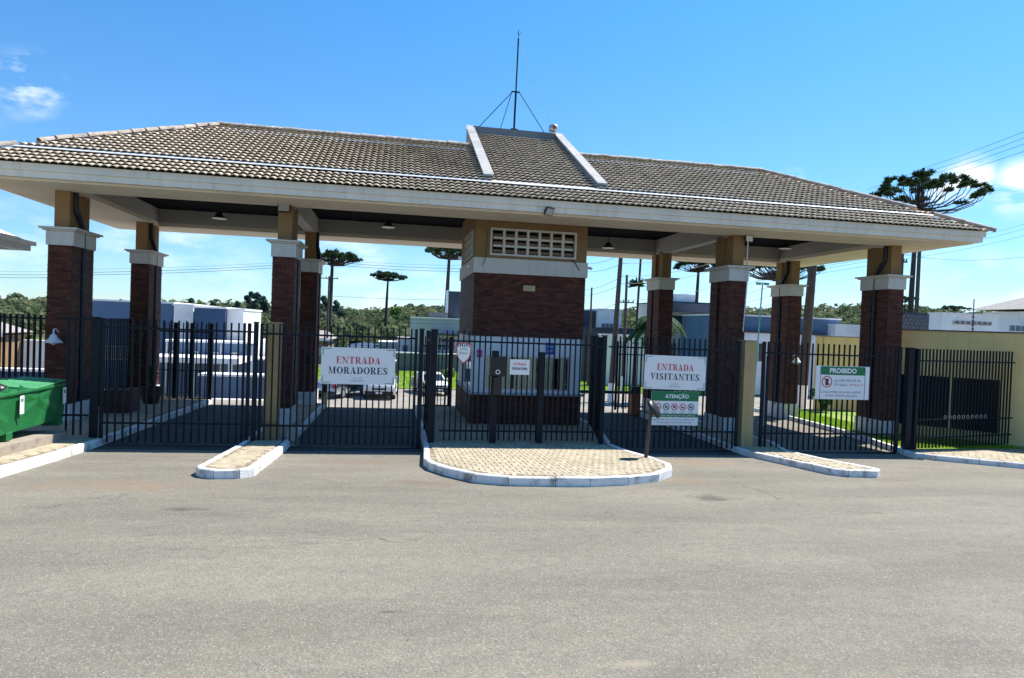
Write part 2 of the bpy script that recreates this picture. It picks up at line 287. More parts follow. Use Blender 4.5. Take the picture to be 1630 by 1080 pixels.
# ---------------------------------------------------------------- mesh building
def tag(o, label=None, cat=None, group=None, kind=None):
    if label: o['label'] = label
    if cat: o['category'] = cat
    if group: o['group'] = group
    if kind: o['kind'] = kind
    return o
def thing(name, label, cat, loc, rotz=0, group=None):
    o = bpy.data.objects.new(name, None); C.objects.link(o); o.location = loc; o.rotation_euler = (0, 0, rotz); o.empty_display_size = .3
    return tag(o, label, cat, group)
def base_of(p):
    v = Vector((0, 0, 0))
    while p is not None: v += p.location; p = p.parent
    return v
class MB:
    def __init__(s): s.v = []; s.f = []; s.smooth = []
    def add(s, vs, fs, smooth=False):
        n = len(s.v); s.v.extend([tuple(map(float, q)) for q in vs]); s.f.extend([tuple(i+n for i in f) for f in fs]); s.smooth.extend([smooth]*len(fs)); return s
    def bx(s, x0, x1, y0, y1, z0, z1):
        return s.add([(x0, y0, z0), (x1, y0, z0), (x1, y1, z0), (x0, y1, z0), (x0, y0, z1), (x1, y0, z1), (x1, y1, z1), (x0, y1, z1)],
                     [(0, 3, 2, 1), (4, 5, 6, 7), (0, 1, 5, 4), (1, 2, 6, 5), (2, 3, 7, 6), (3, 0, 4, 7)])
    def hexa(s, p):   # 8 corner points, bottom ring then top ring
        return s.add(p, [(0, 3, 2, 1), (4, 5, 6, 7), (0, 1, 5, 4), (1, 2, 6, 5), (2, 3, 7, 6), (3, 0, 4, 7)])
    def bevbox(s, x0, x1, y0, y1, z0, z1, b=.01):
        p = [(x0+b, y0+b, z0), (x1-b, y0+b, z0), (x1-b, y1-b, z0), (x0+b, y1-b, z0)]
        r1 = [(x0, y0, z0+b), (x1, y0, z0+b), (x1, y1, z0+b), (x0, y1, z0+b)]
        r2 = [(x0, y0, z1-b), (x1, y0, z1-b), (x1, y1, z1-b), (x0, y1, z1-b)]
        q = [(x0+b, y0+b, z1), (x1-b, y0+b, z1), (x1-b, y1-b, z1), (x0+b, y1-b, z1)]
        fs = [(0, 3, 2, 1), (12, 13, 14, 15)]
        for k in range(3):
            for i in range(4): j = (i+1) % 4; fs.append((4*k+i, 4*k+j, 4*k+4+j, 4*k+4+i))
        return s.add(p+r1+r2+q, fs)
    def cyl(s, p0, p1, r0, r1=None, n=10, cap=True, smooth=True):
        r1 = r0 if r1 is None else r1; p0 = Vector(p0); p1 = Vector(p1); d = (p1-p0).normalized()
        a = d.orthogonal().normalized(); b = d.cross(a); vs = []
        for p, r in ((p0, r0), (p1, r1)):
            for i in range(n): t = 2*PI*i/n; vs.append(p+a*(r*math.cos(t))+b*(r*math.sin(t)))
        s.add(vs, [(i, (i+1) % n, n+(i+1) % n, n+i) for i in range(n)], smooth)
        if cap: s.add(vs[:n], [tuple(range(n-1, -1, -1))]); s.add(vs[n:], [tuple(range(n))])
        return s
    def tube(s, pts, r, n=6):
        rs = r if isinstance(r, (list, tuple)) else [r]*len(pts); pts = [Vector(p) for p in pts]; vs = []
        a = None
        for i, p in enumerate(pts):
            d = (pts[min(i+1, len(pts)-1)]-pts[max(i-1, 0)]).normalized()
            a = d.orthogonal().normalized() if a is None else (a-d*a.dot(d)).normalized()
            b = d.cross(a)
            for k in range(n): t = 2*PI*k/n; vs.append(p+a*(rs[i]*math.cos(t))+b*(rs[i]*math.sin(t)))
        fs = [(i*n+k, i*n+(k+1) % n, (i+1)*n+(k+1) % n, (i+1)*n+k) for i in range(len(pts)-1) for k in range(n)]
        s.add(vs, fs, True); s.add(vs[:n], [tuple(range(n-1, -1, -1))]); s.add(vs[-n:], [tuple(range(n))]); return s
    def prism(s, pts, z0, z1):   # pts ccw in xy; z0,z1 number or function
        f0 = z0 if callable(z0) else (lambda x, y: z0); f1 = z1 if callable(z1) else (lambda x, y: z1); n = len(pts)
        s.add([(x, y, f0(x, y)) for x, y in pts]+[(x, y, f1(x, y)) for x, y in pts],
              [tuple(range(n-1, -1, -1)), tuple(range(n, 2*n))]+[(i, (i+1) % n, n+(i+1) % n, n+i) for i in range(n)]); return s
    def lathe(s, prof, c, n=20):
        vs = [(c[0]+r*math.cos(2*PI*k/n), c[1]+r*math.sin(2*PI*k/n), c[2]+z) for r, z in prof for k in range(n)]
        return s.add(vs, [(i*n+k, i*n+(k+1) % n, (i+1)*n+(k+1) % n, (i+1)*n+k) for i in range(len(prof)-1) for k in range(n)], True)
    def prism_split(s, pts, z0, z1, ycut=-3.0):
        for sg in (1, -1):
            out = []
            for i in range(len(pts)):
                a, b = pts[i], pts[(i+1) % len(pts)]; da, db = sg*(a[1]-ycut), sg*(b[1]-ycut)
                if da >= 0: out.append(a)
                if da*db < 0: t = da/(da-db); out.append((a[0]+(b[0]-a[0])*t, ycut))
            if len(out) > 2: s.prism(out, z0, z1)
        return s
    def mesh(s, name, m, off=(0, 0, 0)):
        me = bpy.data.meshes.new(name); o = Vector(off)
        me.from_pydata([(x-o.x, y-o.y, z-o.z) for x, y, z in s.v], [], s.f)
        me.polygons.foreach_set('use_smooth', s.smooth); me.materials.append(MAT[m] if isinstance(m, str) else m); return me
    def build(s, name, m, parent=None, local=False, **k):
        off = (0, 0, 0) if (parent is None or local) else base_of(parent)
        o = bpy.data.objects.new(name, s.mesh(name, m, off)); C.objects.link(o); o.parent = parent
        return tag(o, **k)
def inst(name, me, parent, loc, rot=None):
    o = bpy.data.objects.new(name, me); C.objects.link(o); o.parent = parent; o.location = loc
    if rot is not None: o.rotation_euler = rot
    return o
def npmesh(name, V, F, m, parent=None, smooth=False, **k):
    me = bpy.data.meshes.new(name); me.from_pydata(V.tolist(), [], F.tolist() if hasattr(F, 'tolist') else F)
    me.materials.append(MAT[m])
    if smooth: me.polygons.foreach_set('use_smooth', [True]*len(me.polygons))
    o = bpy.data.objects.new(name, me); C.objects.link(o); o.parent = parent
    return tag(o, **k)
def copy_tree(o, parent=None):
    c = o.copy(); C.objects.link(c); c.parent = parent
    for ch in list(o.children): copy_tree(ch, c)
    return c

# ---------------------------------------------------------------- ground, road, street, lawn, hills
def sheet(name, xs, ys, dz, m, **k):
    V = [(x, y, gz(x, y)+dz) for y in ys for x in xs]; n = len(xs)
    F = [(j*n+i, j*n+i+1, (j+1)*n+i+1, (j+1)*n+i) for j in range(len(ys)-1) for i in range(n-1)]
    return npmesh(name, np.array(V), F, m, smooth=True, kind='structure', **k)
def lin(a, b, s): return list(np.arange(a, b, s))+[b]
ys_near = lin(-40, -3, 2)[:-1]+lin(-3, 6, 1)[:-1]+lin(6, 26, 1)
sheet('ground', [-900, -500, -300]+lin(-200, 300, 10)+[450, 700, 1000], [-300, -120]+ys_near+lin(30, 70, 8)+lin(80, 230, 10)+[300, 500, 900, 1500], -.03, 'meadow')
sheet('road', [-60, -30, -15]+lin(-14, 14, 2)+[15, 30, 60], ys_near[:-20]+[6.0], 0.0, 'asphalt')
sheet('shade_darkened_lane', [-9.5, -7, -5, -2, 0, 3, 6], lin(-3, 6, 1), .004, 'lane')  # darker sheet over the road under the canopy, deepening its shade by colour
sheet('side_street', [-60, -30, -15]+lin(-14, 14, 2)+[15, 30, 60], lin(6, 33, 1), .004, 'street')
sheet('lawn', lin(-60, 60, 6), lin(33, 52, 2), .05, 'lawn')

# ---------------------------------------------------------------- kerbed pavements with single kerb stones and pavers
def inside(p, poly):
    x, y = p; c = False; n = len(poly)
    for i in range(n):
        x1, y1 = poly[i]; x2, y2 = poly[(i+1) % n]
        if (y1 > y) != (y2 > y) and x < (x2-x1)*(y-y1)/(y2-y1)+x1: c = not c
    return c
def offset(poly, d):   # ccw polygon shrunk by d
    n = len(poly); out = []
    for i in range(n):
        a, b, c = Vector(poly[i-1]), Vector(poly[i]), Vector(poly[(i+1) % n])
        n1 = (b-a).normalized(); n1 = Vector((-n1.y, n1.x)); n2 = (c-b).normalized(); n2 = Vector((-n2.y, n2.x))
        m = (n1+n2); m = m/max(.3, m.dot(n1)); out.append((b.x+m.x*d, b.y+m.y*d))
    return out
NPAVER = [0]
def pavement(name, poly, kerb_edges, H, label=None, pw=.2, pl=.1, single=None, kw=.13, rot=.0, pave=None):
    """poly ccw; kerb_edges: indices of edges that carry kerb stones; single: centre point to which pavers are built one by one"""
    inner = offset(poly, kw)
    base = MB().prism_split(offset(poly, .01), lambda x, y: gz(x, y)-.25, lambda x, y: gz(x, y)+H-.012).build(name, 'sand', kind='structure')
    if label: base['label'] = label
    for i in kerb_edges:
        a, b = Vector(poly[i]), Vector(poly[(i+1) % len(poly)]); ia, ib = Vector(inner[i]), Vector(inner[(i+1) % len(poly)])
        n = max(1, round((b-a).length/.85))
        for k in range(n):
            g = .006/max((b-a).length, .1); t0, t1 = k/n+g, (k+1)/n-g
            p = [a.lerp(b, t0), a.lerp(b, t1), ib*t1+ia*(1-t1), ib*t0+ia*(1-t0)]
            dz = random.uniform(-.006, .008); c = .018
            low = [(q.x, q.y, gz(q.x, q.y)-.1) for q in p]
            mid = [(q.x, q.y, gz(q.x, q.y)+H+dz-c) for q in p]
            cen = sum(p, Vector((0, 0)))/4
            top = [((q+(w-q).normalized()*c*1.2).x, (q+(w-q).normalized()*c*1.2).y, gz(q.x, q.y)+H+dz) for q, w in zip(p, (p[3], p[2], p[1], p[0]))]
            fs = [(0, 3, 2, 1), (8, 9, 10, 11)]
            for kk in range(2):
                for q in range(4): j = (q+1) % 4; fs.append((4*kk+q, 4*kk+j, 4*kk+4+j, 4*kk+4+q))
            MB().add(low+mid+top, fs).build('kerb_stone', 'kerb', base)
    # pavers in a herringbone
    area = offset(poly, kw+.01) if pave is None else pave
    xs = [p[0] for p in area]; ys = [p[1] for p in area]
    cells = []
    u = pl
    for a in range(int((min(xs)-max(xs))/u)-60, int((max(xs)-min(xs))/u)+60):
        for b_ in range(-10, int((max(ys)-min(ys))/u)+60):
            m_ = (a+b_) % 4
            X0, Y0 = min(xs)+a*u, min(ys)+b_*u
            if m_ == 0: cells.append((X0+u, Y0+u/2, 0))
            elif m_ == 2: cells.append((X0+u/2, Y0+u, 1))
    ok = []
    for cx, cy, o in cells:
        hw, hh = (u, u/2) if o == 0 else (u/2, u)
        if min(xs) < cx < max(xs) and min(ys) < cy < max(ys) and all(inside((cx+sx*hw*.8, cy+sy*hh*.8), area) for sx in (-1, 1) for sy in (-1, 1)): ok.append((cx, cy, o))
    if single: ok.sort(key=lambda c: (c[0]-single[0])**2*.25+(c[1]-single[1])**2)
    g = .004; hl, hw = u-g, u/2-g
    def pv(mb, cx, cy, o, z):
        a, b_ = (hl, hw) if o == 0 else (hw, hl); c = .006
        low = [(cx-a, cy-b_, z-.03), (cx+a, cy-b_, z-.03), (cx+a, cy+b_, z-.03), (cx-a, cy+b_, z-.03)]
        mid = [(x, y, z-c) for x, y, _ in low]; top = [(cx+(x-cx)*(1-c/a), cy+(y-cy)*(1-c/b_), z) for x, y, _ in low]
        fs = [(8, 9, 10, 11)]+[(4*k+q, 4*k+(q+1) % 4, 4*k+4+(q+1) % 4, 4*k+4+q) for k in range(2) for q in range(4)]
        mb.add(low+mid+top, fs)
    nsing = 300 if single else 0
    mes = []
    for o in (0, 1):
        mb = MB(); pv(mb, 0, 0, o, 0); mes.append(mb.mesh('paver', 'paver'))
    for cx, cy, o in ok[:nsing]:
        inst('paver', mes[o], base, (cx, cy, gz(cx, cy)+H+random.uniform(-.003, .003)), (random.uniform(-.01, .01), random.uniform(-.01, .01), random.uniform(-.01, .01)))
    mb = MB()
    for cx, cy, o in ok[nsing:]: pv(mb, cx, cy, o, gz(cx, cy)+H+random.uniform(-.003, .003))
    if mb.v: mb.build('paver_field', 'paver_mass', base, kind='stuff')
    return base
def arc(c, r, a0, a1, n): return [(c[0]+r*math.cos(a0+(a1-a0)*i/n), c[1]+r*math.sin(a0+(a1-a0)*i/n)) for i in range(n+1)]
# left pavement
P_left = [(-9.5, -3.2), (-9.52, 0), (-9.55, 6.3), (-15.5, 6.3), (-15.5, -14), (-9.6, -14), (-9.44, -6.4), (-9.44, -4.4)]
pavement('left_pavement', P_left, [6, 7, 0, 1, 5], .16, pave=[(-9.65, -3.2), (-9.7, 6.1), (-13.5, 6.1), (-13.5, -8), (-9.75, -8), (-9.6, -5)], pl=.11)
# first median
pavement('narrow_median', [(-6.68, -6.0), (-6.55, -6.25), (-6.3, -6.4), (-5.9, -6.36), (-5.72, -6.15), (-5.68, -3.2), (-5.72, 6.0), (-6.78, 6.0), (-6.64, -3.2)], range(9), .15)
# booth island
isl = [(-2.74, -3.2), (-2.82, -4.9), (-2.74, -5.45), (-2.45, -6.1), (-2.03, -6.72), (-1.5, -6.98), (-.7, -7.05), (-.1, -7.06), (.65, -6.9), (1.35, -6.56), (1.86, -5.98), (2.1, -5.35), (2.08, -4.7), (1.9, -3.6), (1.85, -2.5), (2.5, .5), (2.75, 5.8), (-2.68, 5.8), (-2.72, -2.2)]
pavement('booth_island', isl, range(len(isl)), .155, single=(-.3, -7.3), pl=.098)
# right median
pavement('slanted_median', [(5.0, -2.9), (5.08, -3.6), (5.38, -5.75), (5.6, -6.02), (6.2, -6.08), (6.46, -5.85), (6.25, -4.2), (6.2, -3.1), (6.72, -1.5), (6.8, 6.0), (5.45, 6.0), (5.1, -1.0)], range(12), .14)
# right pavement
P_right = [(9.62, -3.05), (9.85, -3.6), (11.1, -4.85), (12.6, -6.6), (16, -10), (20, -10), (20, -2.0), (13.6, -2.2), (10.3, -2.5), (9.7, -2.6)]
pavement('right_pavement', P_right, [0, 1, 2, 3, 9], .13, pl=.11)
P_rgrass = [(9.75, -2.45), (10.3, -2.42), (13.6, -2.1), (17, -1.9), (17, 9), (11.75, 9), (11.2, 4.4), (10.65, .7), (10.1, -1.2)]
rg = MB().prism_split(offset(P_rgrass, .1), lambda x, y: gz(x, y)-.2, lambda x, y: gz(x, y)+.1).build('grass_verge', 'lawn', kind='structure')
inn = offset(P_rgrass, .12)
for i in (5, 6, 7, 8, 0):
    a, b = Vector(P_rgrass[i]), Vector(P_rgrass[(i+1) % 9]); ia, ib = Vector(inn[i]), Vector(inn[(i+1) % 9]); n = max(1, round((b-a).length/.9))
    for k in range(n):
        t0, t1 = k/n+.004, (k+1)/n-.004; p = [a.lerp(b, t0), a.lerp(b, t1), ia.lerp(ib, t1), ia.lerp(ib, t0)]
        MB().prism([(q.x, q.y) for q in p], lambda x, y: gz(x, y)-.1, lambda x, y: gz(x, y)+.15).build('kerb_stone', 'kerb', rg)
# grass blades on the verge
def blades(name, poly, n, h, m='blade', parent=None, z=.1, w=.012):
    xs = [p[0] for p in poly]; ys = [p[1] for p in poly]; V = []; F = []
    while len(F) < n:
        x, y = rng.uniform(min(xs), max(xs)), rng.uniform(min(ys), max(ys))
        if not inside((x, y), poly): continue
        a = rng.uniform(0, 2*PI); hh = h*rng.uniform(.5, 1.2); lx, ly = rng.normal(0, .35*hh, 2); zz = gz(x, y)+z
        k = len(V); V += [(x-w*math.cos(a), y-w*math.sin(a), zz), (x+w*math.cos(a), y+w*math.sin(a), zz), (x+lx, y+ly, zz+hh)]; F.append((k, k+1, k+2))
    return npmesh(name, np.array(V), F, m, parent, kind='stuff')
blades('grass', offset([(10.2, -2.3), (13.4, -2.05), (14.3, -1.8), (12.6, 1), (13.6, 8.6), (11.95, 8.6), (11.4, 4.4), (10.9, .7), (10.4, -1.2)], .05), 30000, .05)
blades('lawn_grass', [(-16, 33.2), (22, 33.2), (24, 51), (-14, 51)], 40000, .10, z=.05, w=.035)
# raised step under the bins
MB().prism_split([(-10.1, -2.75), (-13.4, -2.75), (-13.4, -13), (-10.02, -13), (-10.02, -5.4)], lambda x, y: gz(x, y)+.1, lambda x, y: gz(x, y)+.33).build('concrete_step', 'concrete', kind='structure')
# gate track, the iron channel in the asphalt
for x0, x1 in ((-9.4, -6.7), (-5.66, -2.78), (1.95, 4.95), (6.25, 9.6)):
    MB().bx(x0, x1, -2.57, -2.43, gz((x0+x1)/2, -2.5)-.01, gz((x0+x1)/2, -2.5)+.02).build('gate_track', 'iron', kind='structure')

# ---------------------------------------------------------------- gatehouse
CA, CB, CW, CD, YR = 6.335, 11.55, .5555, 1.186, 5.156
HS = 5.81; EX, EYF, EYR = 13.4, -1.35, 7.86; SL = .502; ZE = 6.14
gh = thing('gatehouse', 'long hipped-roof gatehouse with grey-beige tiled roof on dark brick columns', 'gatehouse', (0, 0, 0))
def brickface(mb, x0, y0, x1, y1, z0, z1, bw=.215, bh=.052, j=.009):
    d = Vector((x1-x0, y1-y0)); Ln = d.length; d /= Ln; n = Vector((d.y, -d.x))   # outward normal on the right-hand side
    row = 0; z = z0
    while z < z1-.02:
        zt = min(z+bh, z1); s = -(row % 2)*bw/2
        while s < Ln-.01:
            a, b = max(s, 0), min(s+bw-j, Ln)
            if b-a > .02:
                o = .012+random.uniform(-.003, .003); tl = random.uniform(-.0015, .0015)
                q = []
                for (t, zz, dep) in ((a, z, 0), (b, z, 0), (b, zt, 0), (a, zt, 0), (a, z, o), (b, z, o+tl), (b, zt, o+tl), (a, zt, o)):
                    q.append((x0+d.x*t+n.x*dep, y0+d.y*t+n.y*dep, zz))
                mb.add(q, [(4, 5, 6, 7), (0, 1, 5, 4), (1, 2, 6, 5), (2, 3, 7, 6), (3, 0, 4, 7)])
            s += bw
        z += bh+j; row += 1
def column(cx, y0, pipe, label=None):
    x0, x1, y1 = cx-CW/2, cx+CW/2, y0+CD; g = gz(cx, y0)+.12; zp = g+.46; zb = 4.47; gr = .055; gw = .12; ym = (y0+y1)/2
    r = MB(); e = .014
    for (a, b) in ((y0+e, ym-gw), (ym+gw, y1-e)): r.bx(x0+e, x1-e, a, b, zp, zb)
    r.bx(x0+gr, x1-gr, ym-gw, ym+gw, zp, zb)
    col = r.build('column', 'mortar', gh)
    if label: col['label'] = label
    mb = MB()
    brickface(mb, x0+e, y0+e, x1-e, y0+e, zp, zb); brickface(mb, x1-e, y1-e, x0+e, y1-e, zp, zb)
    for (a, b) in ((y0+e, ym-gw), (ym+gw, y1-e)):
        brickface(mb, x1-e, a, x1-e, b, zp, zb); brickface(mb, x0+e, b, x0+e, a, zp, zb)
    brickface(mb, x1-gr, ym-gw, x1-gr, ym+gw, zp, zb); brickface(mb, x0+gr, ym+gw, x0+gr, ym-gw, zp, zb)
    mb.build('brick_facing', 'brick', col, kind='stuff')
    MB().bevbox(x0-.02, x1+.02, y0-.02, y1+.02, g-.2, zp-.001, .012).build('plinth', 'plinth', col)
    c = MB().bevbox(x0-.03, x1+.03, y0-.03, y1+.03, zb+.001, 4.82, .006)
    c.bevbox(x0-.09, x1+.09, y0-.09, y1+.09, 4.821, 4.855, .004); c.bevbox(x0-.15, x1+.15, y0-.15, y1+.15, 4.856, 4.905, .006)
    c.build('cap', 'capstone', col)
    sw = .17
    for (a, b) in ((y0+.06, y0+.44), (y1-.44, y1-.06)):
        MB().bevbox(cx-sw, cx+sw, a, b, 4.906, HS+.06, .008).build('stem', 'ochre', col)
    if pipe:
        sx = pipe; xo = cx+sx*(CW/2-gr+.045)
        MB().tube([(xo, ym, zp-.1), (xo, ym, 4.86)], .05, 10).build('downpipe', 'pipe', col)
        yy = y0+.28
        MB().tube([(cx+sx*.20, yy, HS+.02), (cx+sx*.21, yy, 5.35), (cx+sx*.24, yy+.10, 5.24), (cx+sx*.26, ym-.08, 4.98), (xo, ym, 4.9)], .065, 10).build('offset_pipe', 'pipe', col)
    return col
column(-CB, 0, 1, 'front left corner brick column'); column(-CA, 0, 0); column(CA, 0, 0); column(CB, 0, -1)
column(-CB, YR, 1); column(-CA, YR, 1); column(CA, YR, 0); column(CB, YR, -1)
# soffit slab, beams and dark deck
sof = MB().bx(-EX+.3, EX-.3, EYF+.3, .27, HS, HS+.12); 
OPY0, OPY1 = .27, 6.0
beams = [(-EX+.5, -11.3), (-6.52, -6.15), (6.15, 6.52), (11.3, EX-.5)]
sof.bx(-EX+.3, EX-.3, OPY1, EYR-.3, HS, HS+.12)
for a, b in ((-EX+.3, -11.3), (11.3, EX-.3)): sof.bx(a, b, OPY0, OPY1, HS, HS+.12)
sof.build('soffit', 'soffit', gh)
bm = MB()
bm.bx(-11.3, 11.3, OPY1, OPY1+.15, HS+.121, 6.6); bm.bx(-11.3, 11.3, OPY0-.15, OPY0, HS+.121, 6.6)
for a, b in ((-6.5, -6.17), (6.17, 6.5)): bm.bx(a, b, OPY0+.001, OPY1-.001, HS-.001, 6.6)
bm.bx(-11.45, -11.301, OPY0-.15, OPY1+.15, HS+.121, 6.6); bm.bx(11.301, 11.45, OPY0-.15, OPY1+.15, HS+.121, 6.6)
bm.build('ceiling_beam', 'beam', gh)
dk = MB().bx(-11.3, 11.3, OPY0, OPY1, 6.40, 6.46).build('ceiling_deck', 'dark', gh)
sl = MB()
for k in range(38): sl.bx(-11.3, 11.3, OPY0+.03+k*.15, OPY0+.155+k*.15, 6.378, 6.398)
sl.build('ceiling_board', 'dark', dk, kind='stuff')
# fascia in two steps on all four sides
fa = MB()
for (a, z0, z1, t) in ((.07, 6.0, 6.165, .1), (.12, HS+.045, 5.999, .4)):
    x0, x1, y0, y1 = -EX+a, EX-a, EYF+a, EYR-a
    fa.bx(x0, x1, y0, y0+t, z0, z1); fa.bx(x0, x1, y1-t, y1, z0, z1); fa.bx(x0, x0+t, y0+t, y1-t, z0, z1); fa.bx(x1-t, x1, y0+t, y1-t, z0, z1)
fa.build('fascia', 'fascia', gh)

# roof: tiles
roof = MB()
yc = (EYF+EYR)/2; hd = (EYR-EYF)/2; ridz = ZE+SL*hd
def hull(k0, k1, dz, inset=.04):
    def pt(sx, sy, k): return (sx*(EX-k), (EYF+k) if sy < 0 else (EYR-k), ZE+SL*k-dz)
    q = [pt(-1, -1, k0), pt(1, -1, k0), pt(1, 1, k0), pt(-1, 1, k0), pt(-1, -1, k1), pt(1, -1, k1), pt(1, 1, k1), pt(-1, 1, k1)]
    return q
q = hull(.14, hd-.01, .03)
roof.add(q, [(0, 1, 5, 4), (1, 2, 6, 5), (2, 3, 7, 6), (3, 0, 4, 7), (4, 5, 6, 7)])
roof = roof.build('roof', 'underlay', gh, label='tiled hip roof with raised centre section')
TW, TC = .172, .272     # tile width, course length (slope distance)
cs, sn = 1/math.sqrt(1+SL*SL), SL/math.sqrt(1+SL*SL)
def tile_arrays(seg=7, W_=TW):
    prof = []
    for i in range(seg+1):
        t = i/seg
        h = .044*max(0, math.sin(PI*t))**.8+.002
        prof.append((t*W_*1.015, h))
    V = []; n = len(prof)
    for (y, dz) in ((-.035, .058), (TC, .0)):
        for x, h in prof: V.append((x, y, h*(1.0 if y < 0 else .86)+dz))
    for x, h in prof: V.append((x, -.035, h*.9+.058-.014))
    F = [(i, i+1, n+i+1, n+i) for i in range(n-1)]+[(2*n+i, 2*n+i+1, i+1, i) for i in range(n-1)]
    return np.array(V), F
TV, TF = tile_arrays()
tm = bpy.data.meshes.new('tile'); tm.from_pydata(TV.tolist(), [], TF); tm.materials.append(MAT['tile_single'])
for i, p in enumerate(tm.polygons): p.use_smooth = i < 7
def face_frame(side):
    # origin, along vector, upslope vector (unit, in 3d), normal
    if side == 'f': o, a, u = Vector((-EX, EYF, ZE)), Vector((1, 0, 0)), Vector((0, cs, sn))
    if side == 'b': o, a, u = Vector((EX, EYR, ZE)), Vector((-1, 0, 0)), Vector((0, -cs, sn))
    if side == 'l': o, a, u = Vector((-EX, EYR, ZE)), Vector((0, -1, 0)), Vector((cs, 0, sn))
    if side == 'r': o, a, u = Vector((EX, EYF, ZE)), Vector((0, 1, 0)), Vector((-cs, 0, sn))
    return o, a, u, a.cross(u)
import bmesh
RAISE_X = (-1.03, 1.95)
singles = 0
stuffV = []; stuffF = []
def emit(M4, V=TV, F=TF):
    n = sum(len(v) for v in stuffV)
    A = np.array(M4); P = V@A[:3, :3].T+A[:3, 3]; stuffV.append(P); stuffF.extend([tuple(i+n for i in f) for f in F])
def frame_matrix(p, a, u, n):
    m = Matrix.Identity(4)
    for i in range(3): m[i][0] = a[i]; m[i][1] = u[i]; m[i][2] = n[i]; m[i][3] = p[i]
    return m
cut_list = []
for side in 'fblr':
    o, a, u, n = face_frame(side); Ln = 2*EX if side in 'fb' else 2*hd
    for zone, (k0, nc, lift) in enumerate(((0.0, 4, 0.0), (1.13, 15, .05))):
        for c in range(nc):
            d0 = k0/cs+c*TC; kk = d0*cs; kt = (d0+TC)*cs
            if kt > hd+.22: break
            for i in range(int(Ln/TW)+1):
                s = i*TW
                if s+TW < kk-.02 or s > Ln-kk+.02: continue
                if zone == 0 and c == 3 and False: continue
                cx = s+TW/2
                if side in 'fb' and zone == 1 and RAISE_X[0] < (-EX+cx if side == 'f' else EX-cx) < RAISE_X[1] and (side == 'f' or kt > hd-.9): continue
                p = o+a*s+u*d0+n*(lift*cs+random.uniform(0, .004))
                whole = s > kt and s+TW < Ln-kt
                jit = random.uniform(-.006, .006)
                M4 = frame_matrix(p, (a+n*jit).normalized(), (u+n*random.uniform(-.006, .006)).normalized(), n)
                if side == 'f' and zone == 0 and whole and singles < 300:
                    ob = bpy.data.objects.new('tile', tm); C.objects.link(ob); ob.parent = roof; ob.matrix_local = M4; singles += 1
                elif whole: emit(M4)
                else: cut_list.append((side, M4))
V = np.concatenate(stuffV); me = bpy.data.meshes.new('tile_field'); me.from_pydata(V.tolist(), [], stuffF); me.materials.append(MAT['tile'])
me.polygons.foreach_set('use_smooth', ([True]*7+[False]*7)*(len(stuffF)//14))
tf = bpy.data.objects.new('tile_field', me); C.objects.link(tf); tf.parent = roof; tf['kind'] = 'stuff'
# tiles cut along the hips
bmx = bmesh.new()
for side in 'fblr':
    b2 = bmesh.new()
    for sd_, M4 in cut_list:
        if sd_ != side: continue
        A = np.array(M4); P = TV@A[:3, :3].T+A[:3, 3]; vs = [b2.verts.new(p) for p in P]
        for f in TF: b2.faces.new([vs[i] for i in f])
    for (px, py, nx, ny) in ((-EX, EYF, 1, -1), (EX, EYF, -1, -1), (-EX, EYR, 1, 1), (EX, EYR, -1, 1)):
        # hip vertical planes; keep the half that holds this face
        nn = Vector((nx, ny, 0)).normalized()
        keep = {'f': ny < 0, 'b': ny > 0}.get(side)
        if side in 'fb' and not keep: continue
        if side == 'l' and nx < 0 or side == 'r' and nx > 0: continue
        # normal (nx,ny) points to the long-face side (front for ny<0)
        flip = 1 if side in 'fb' else -1
        bmesh.ops.bisect_plane(b2, geom=b2.verts[:]+b2.edges[:]+b2.faces[:], plane_co=(px, py, 0), plane_no=nn*flip, clear_inner=True)
    mtmp = bpy.data.meshes.new('t'); b2.to_mesh(mtmp); bmx.from_mesh(mtmp); b2.free()
mc = bpy.data.meshes.new('cut_tile'); bmx.to_mesh(mc); bmx.free(); mc.materials.append(MAT['tile'])
oc = bpy.data.objects.new('cut_tile', mc); C.objects.link(oc); oc.parent = roof; oc['kind'] = 'stuff'
# white flashing lip between the lower strip and the upper roof
fl = MB()
def slopering(k0, k1, lift, th=.014):
    for (a0, a1) in ((0, 1), (1, 2), (2, 3), (3, 0)):
        def P(i, k, dz): sx, sy = ((-1, -1), (1, -1), (1, 1), (-1, 1))[i]; return (sx*(EX-k), (EYF+k) if sy < 0 else (EYR-k), ZE+SL*k+lift+dz)
        fl.hexa([P(a0, k0, -th), P(a1, k0, -th), P(a1, k1, -th), P(a0, k1, -th), P(a0, k0, 0), P(a1, k0, 0), P(a1, k1, 0), P(a0, k1, 0)])
slopering(.93, 1.10, .098)
def lipring(k0, k1, z0, z1):
    x0, x1, y0, y1 = -EX+k0, EX-k0, EYF+k0, EYR-k0; t = k1-k0
    fl.bx(x0, x1, y0, y0+t, z0, z1); fl.bx(x0, x1, y1-t, y1, z0, z1); fl.bx(x0, x0+t, y0+t, y1-t, z0, z1); fl.bx(x1-t, x1, y0+t, y1-t, z0, z1)
fl.build('flashing', 'lampwhite', roof)
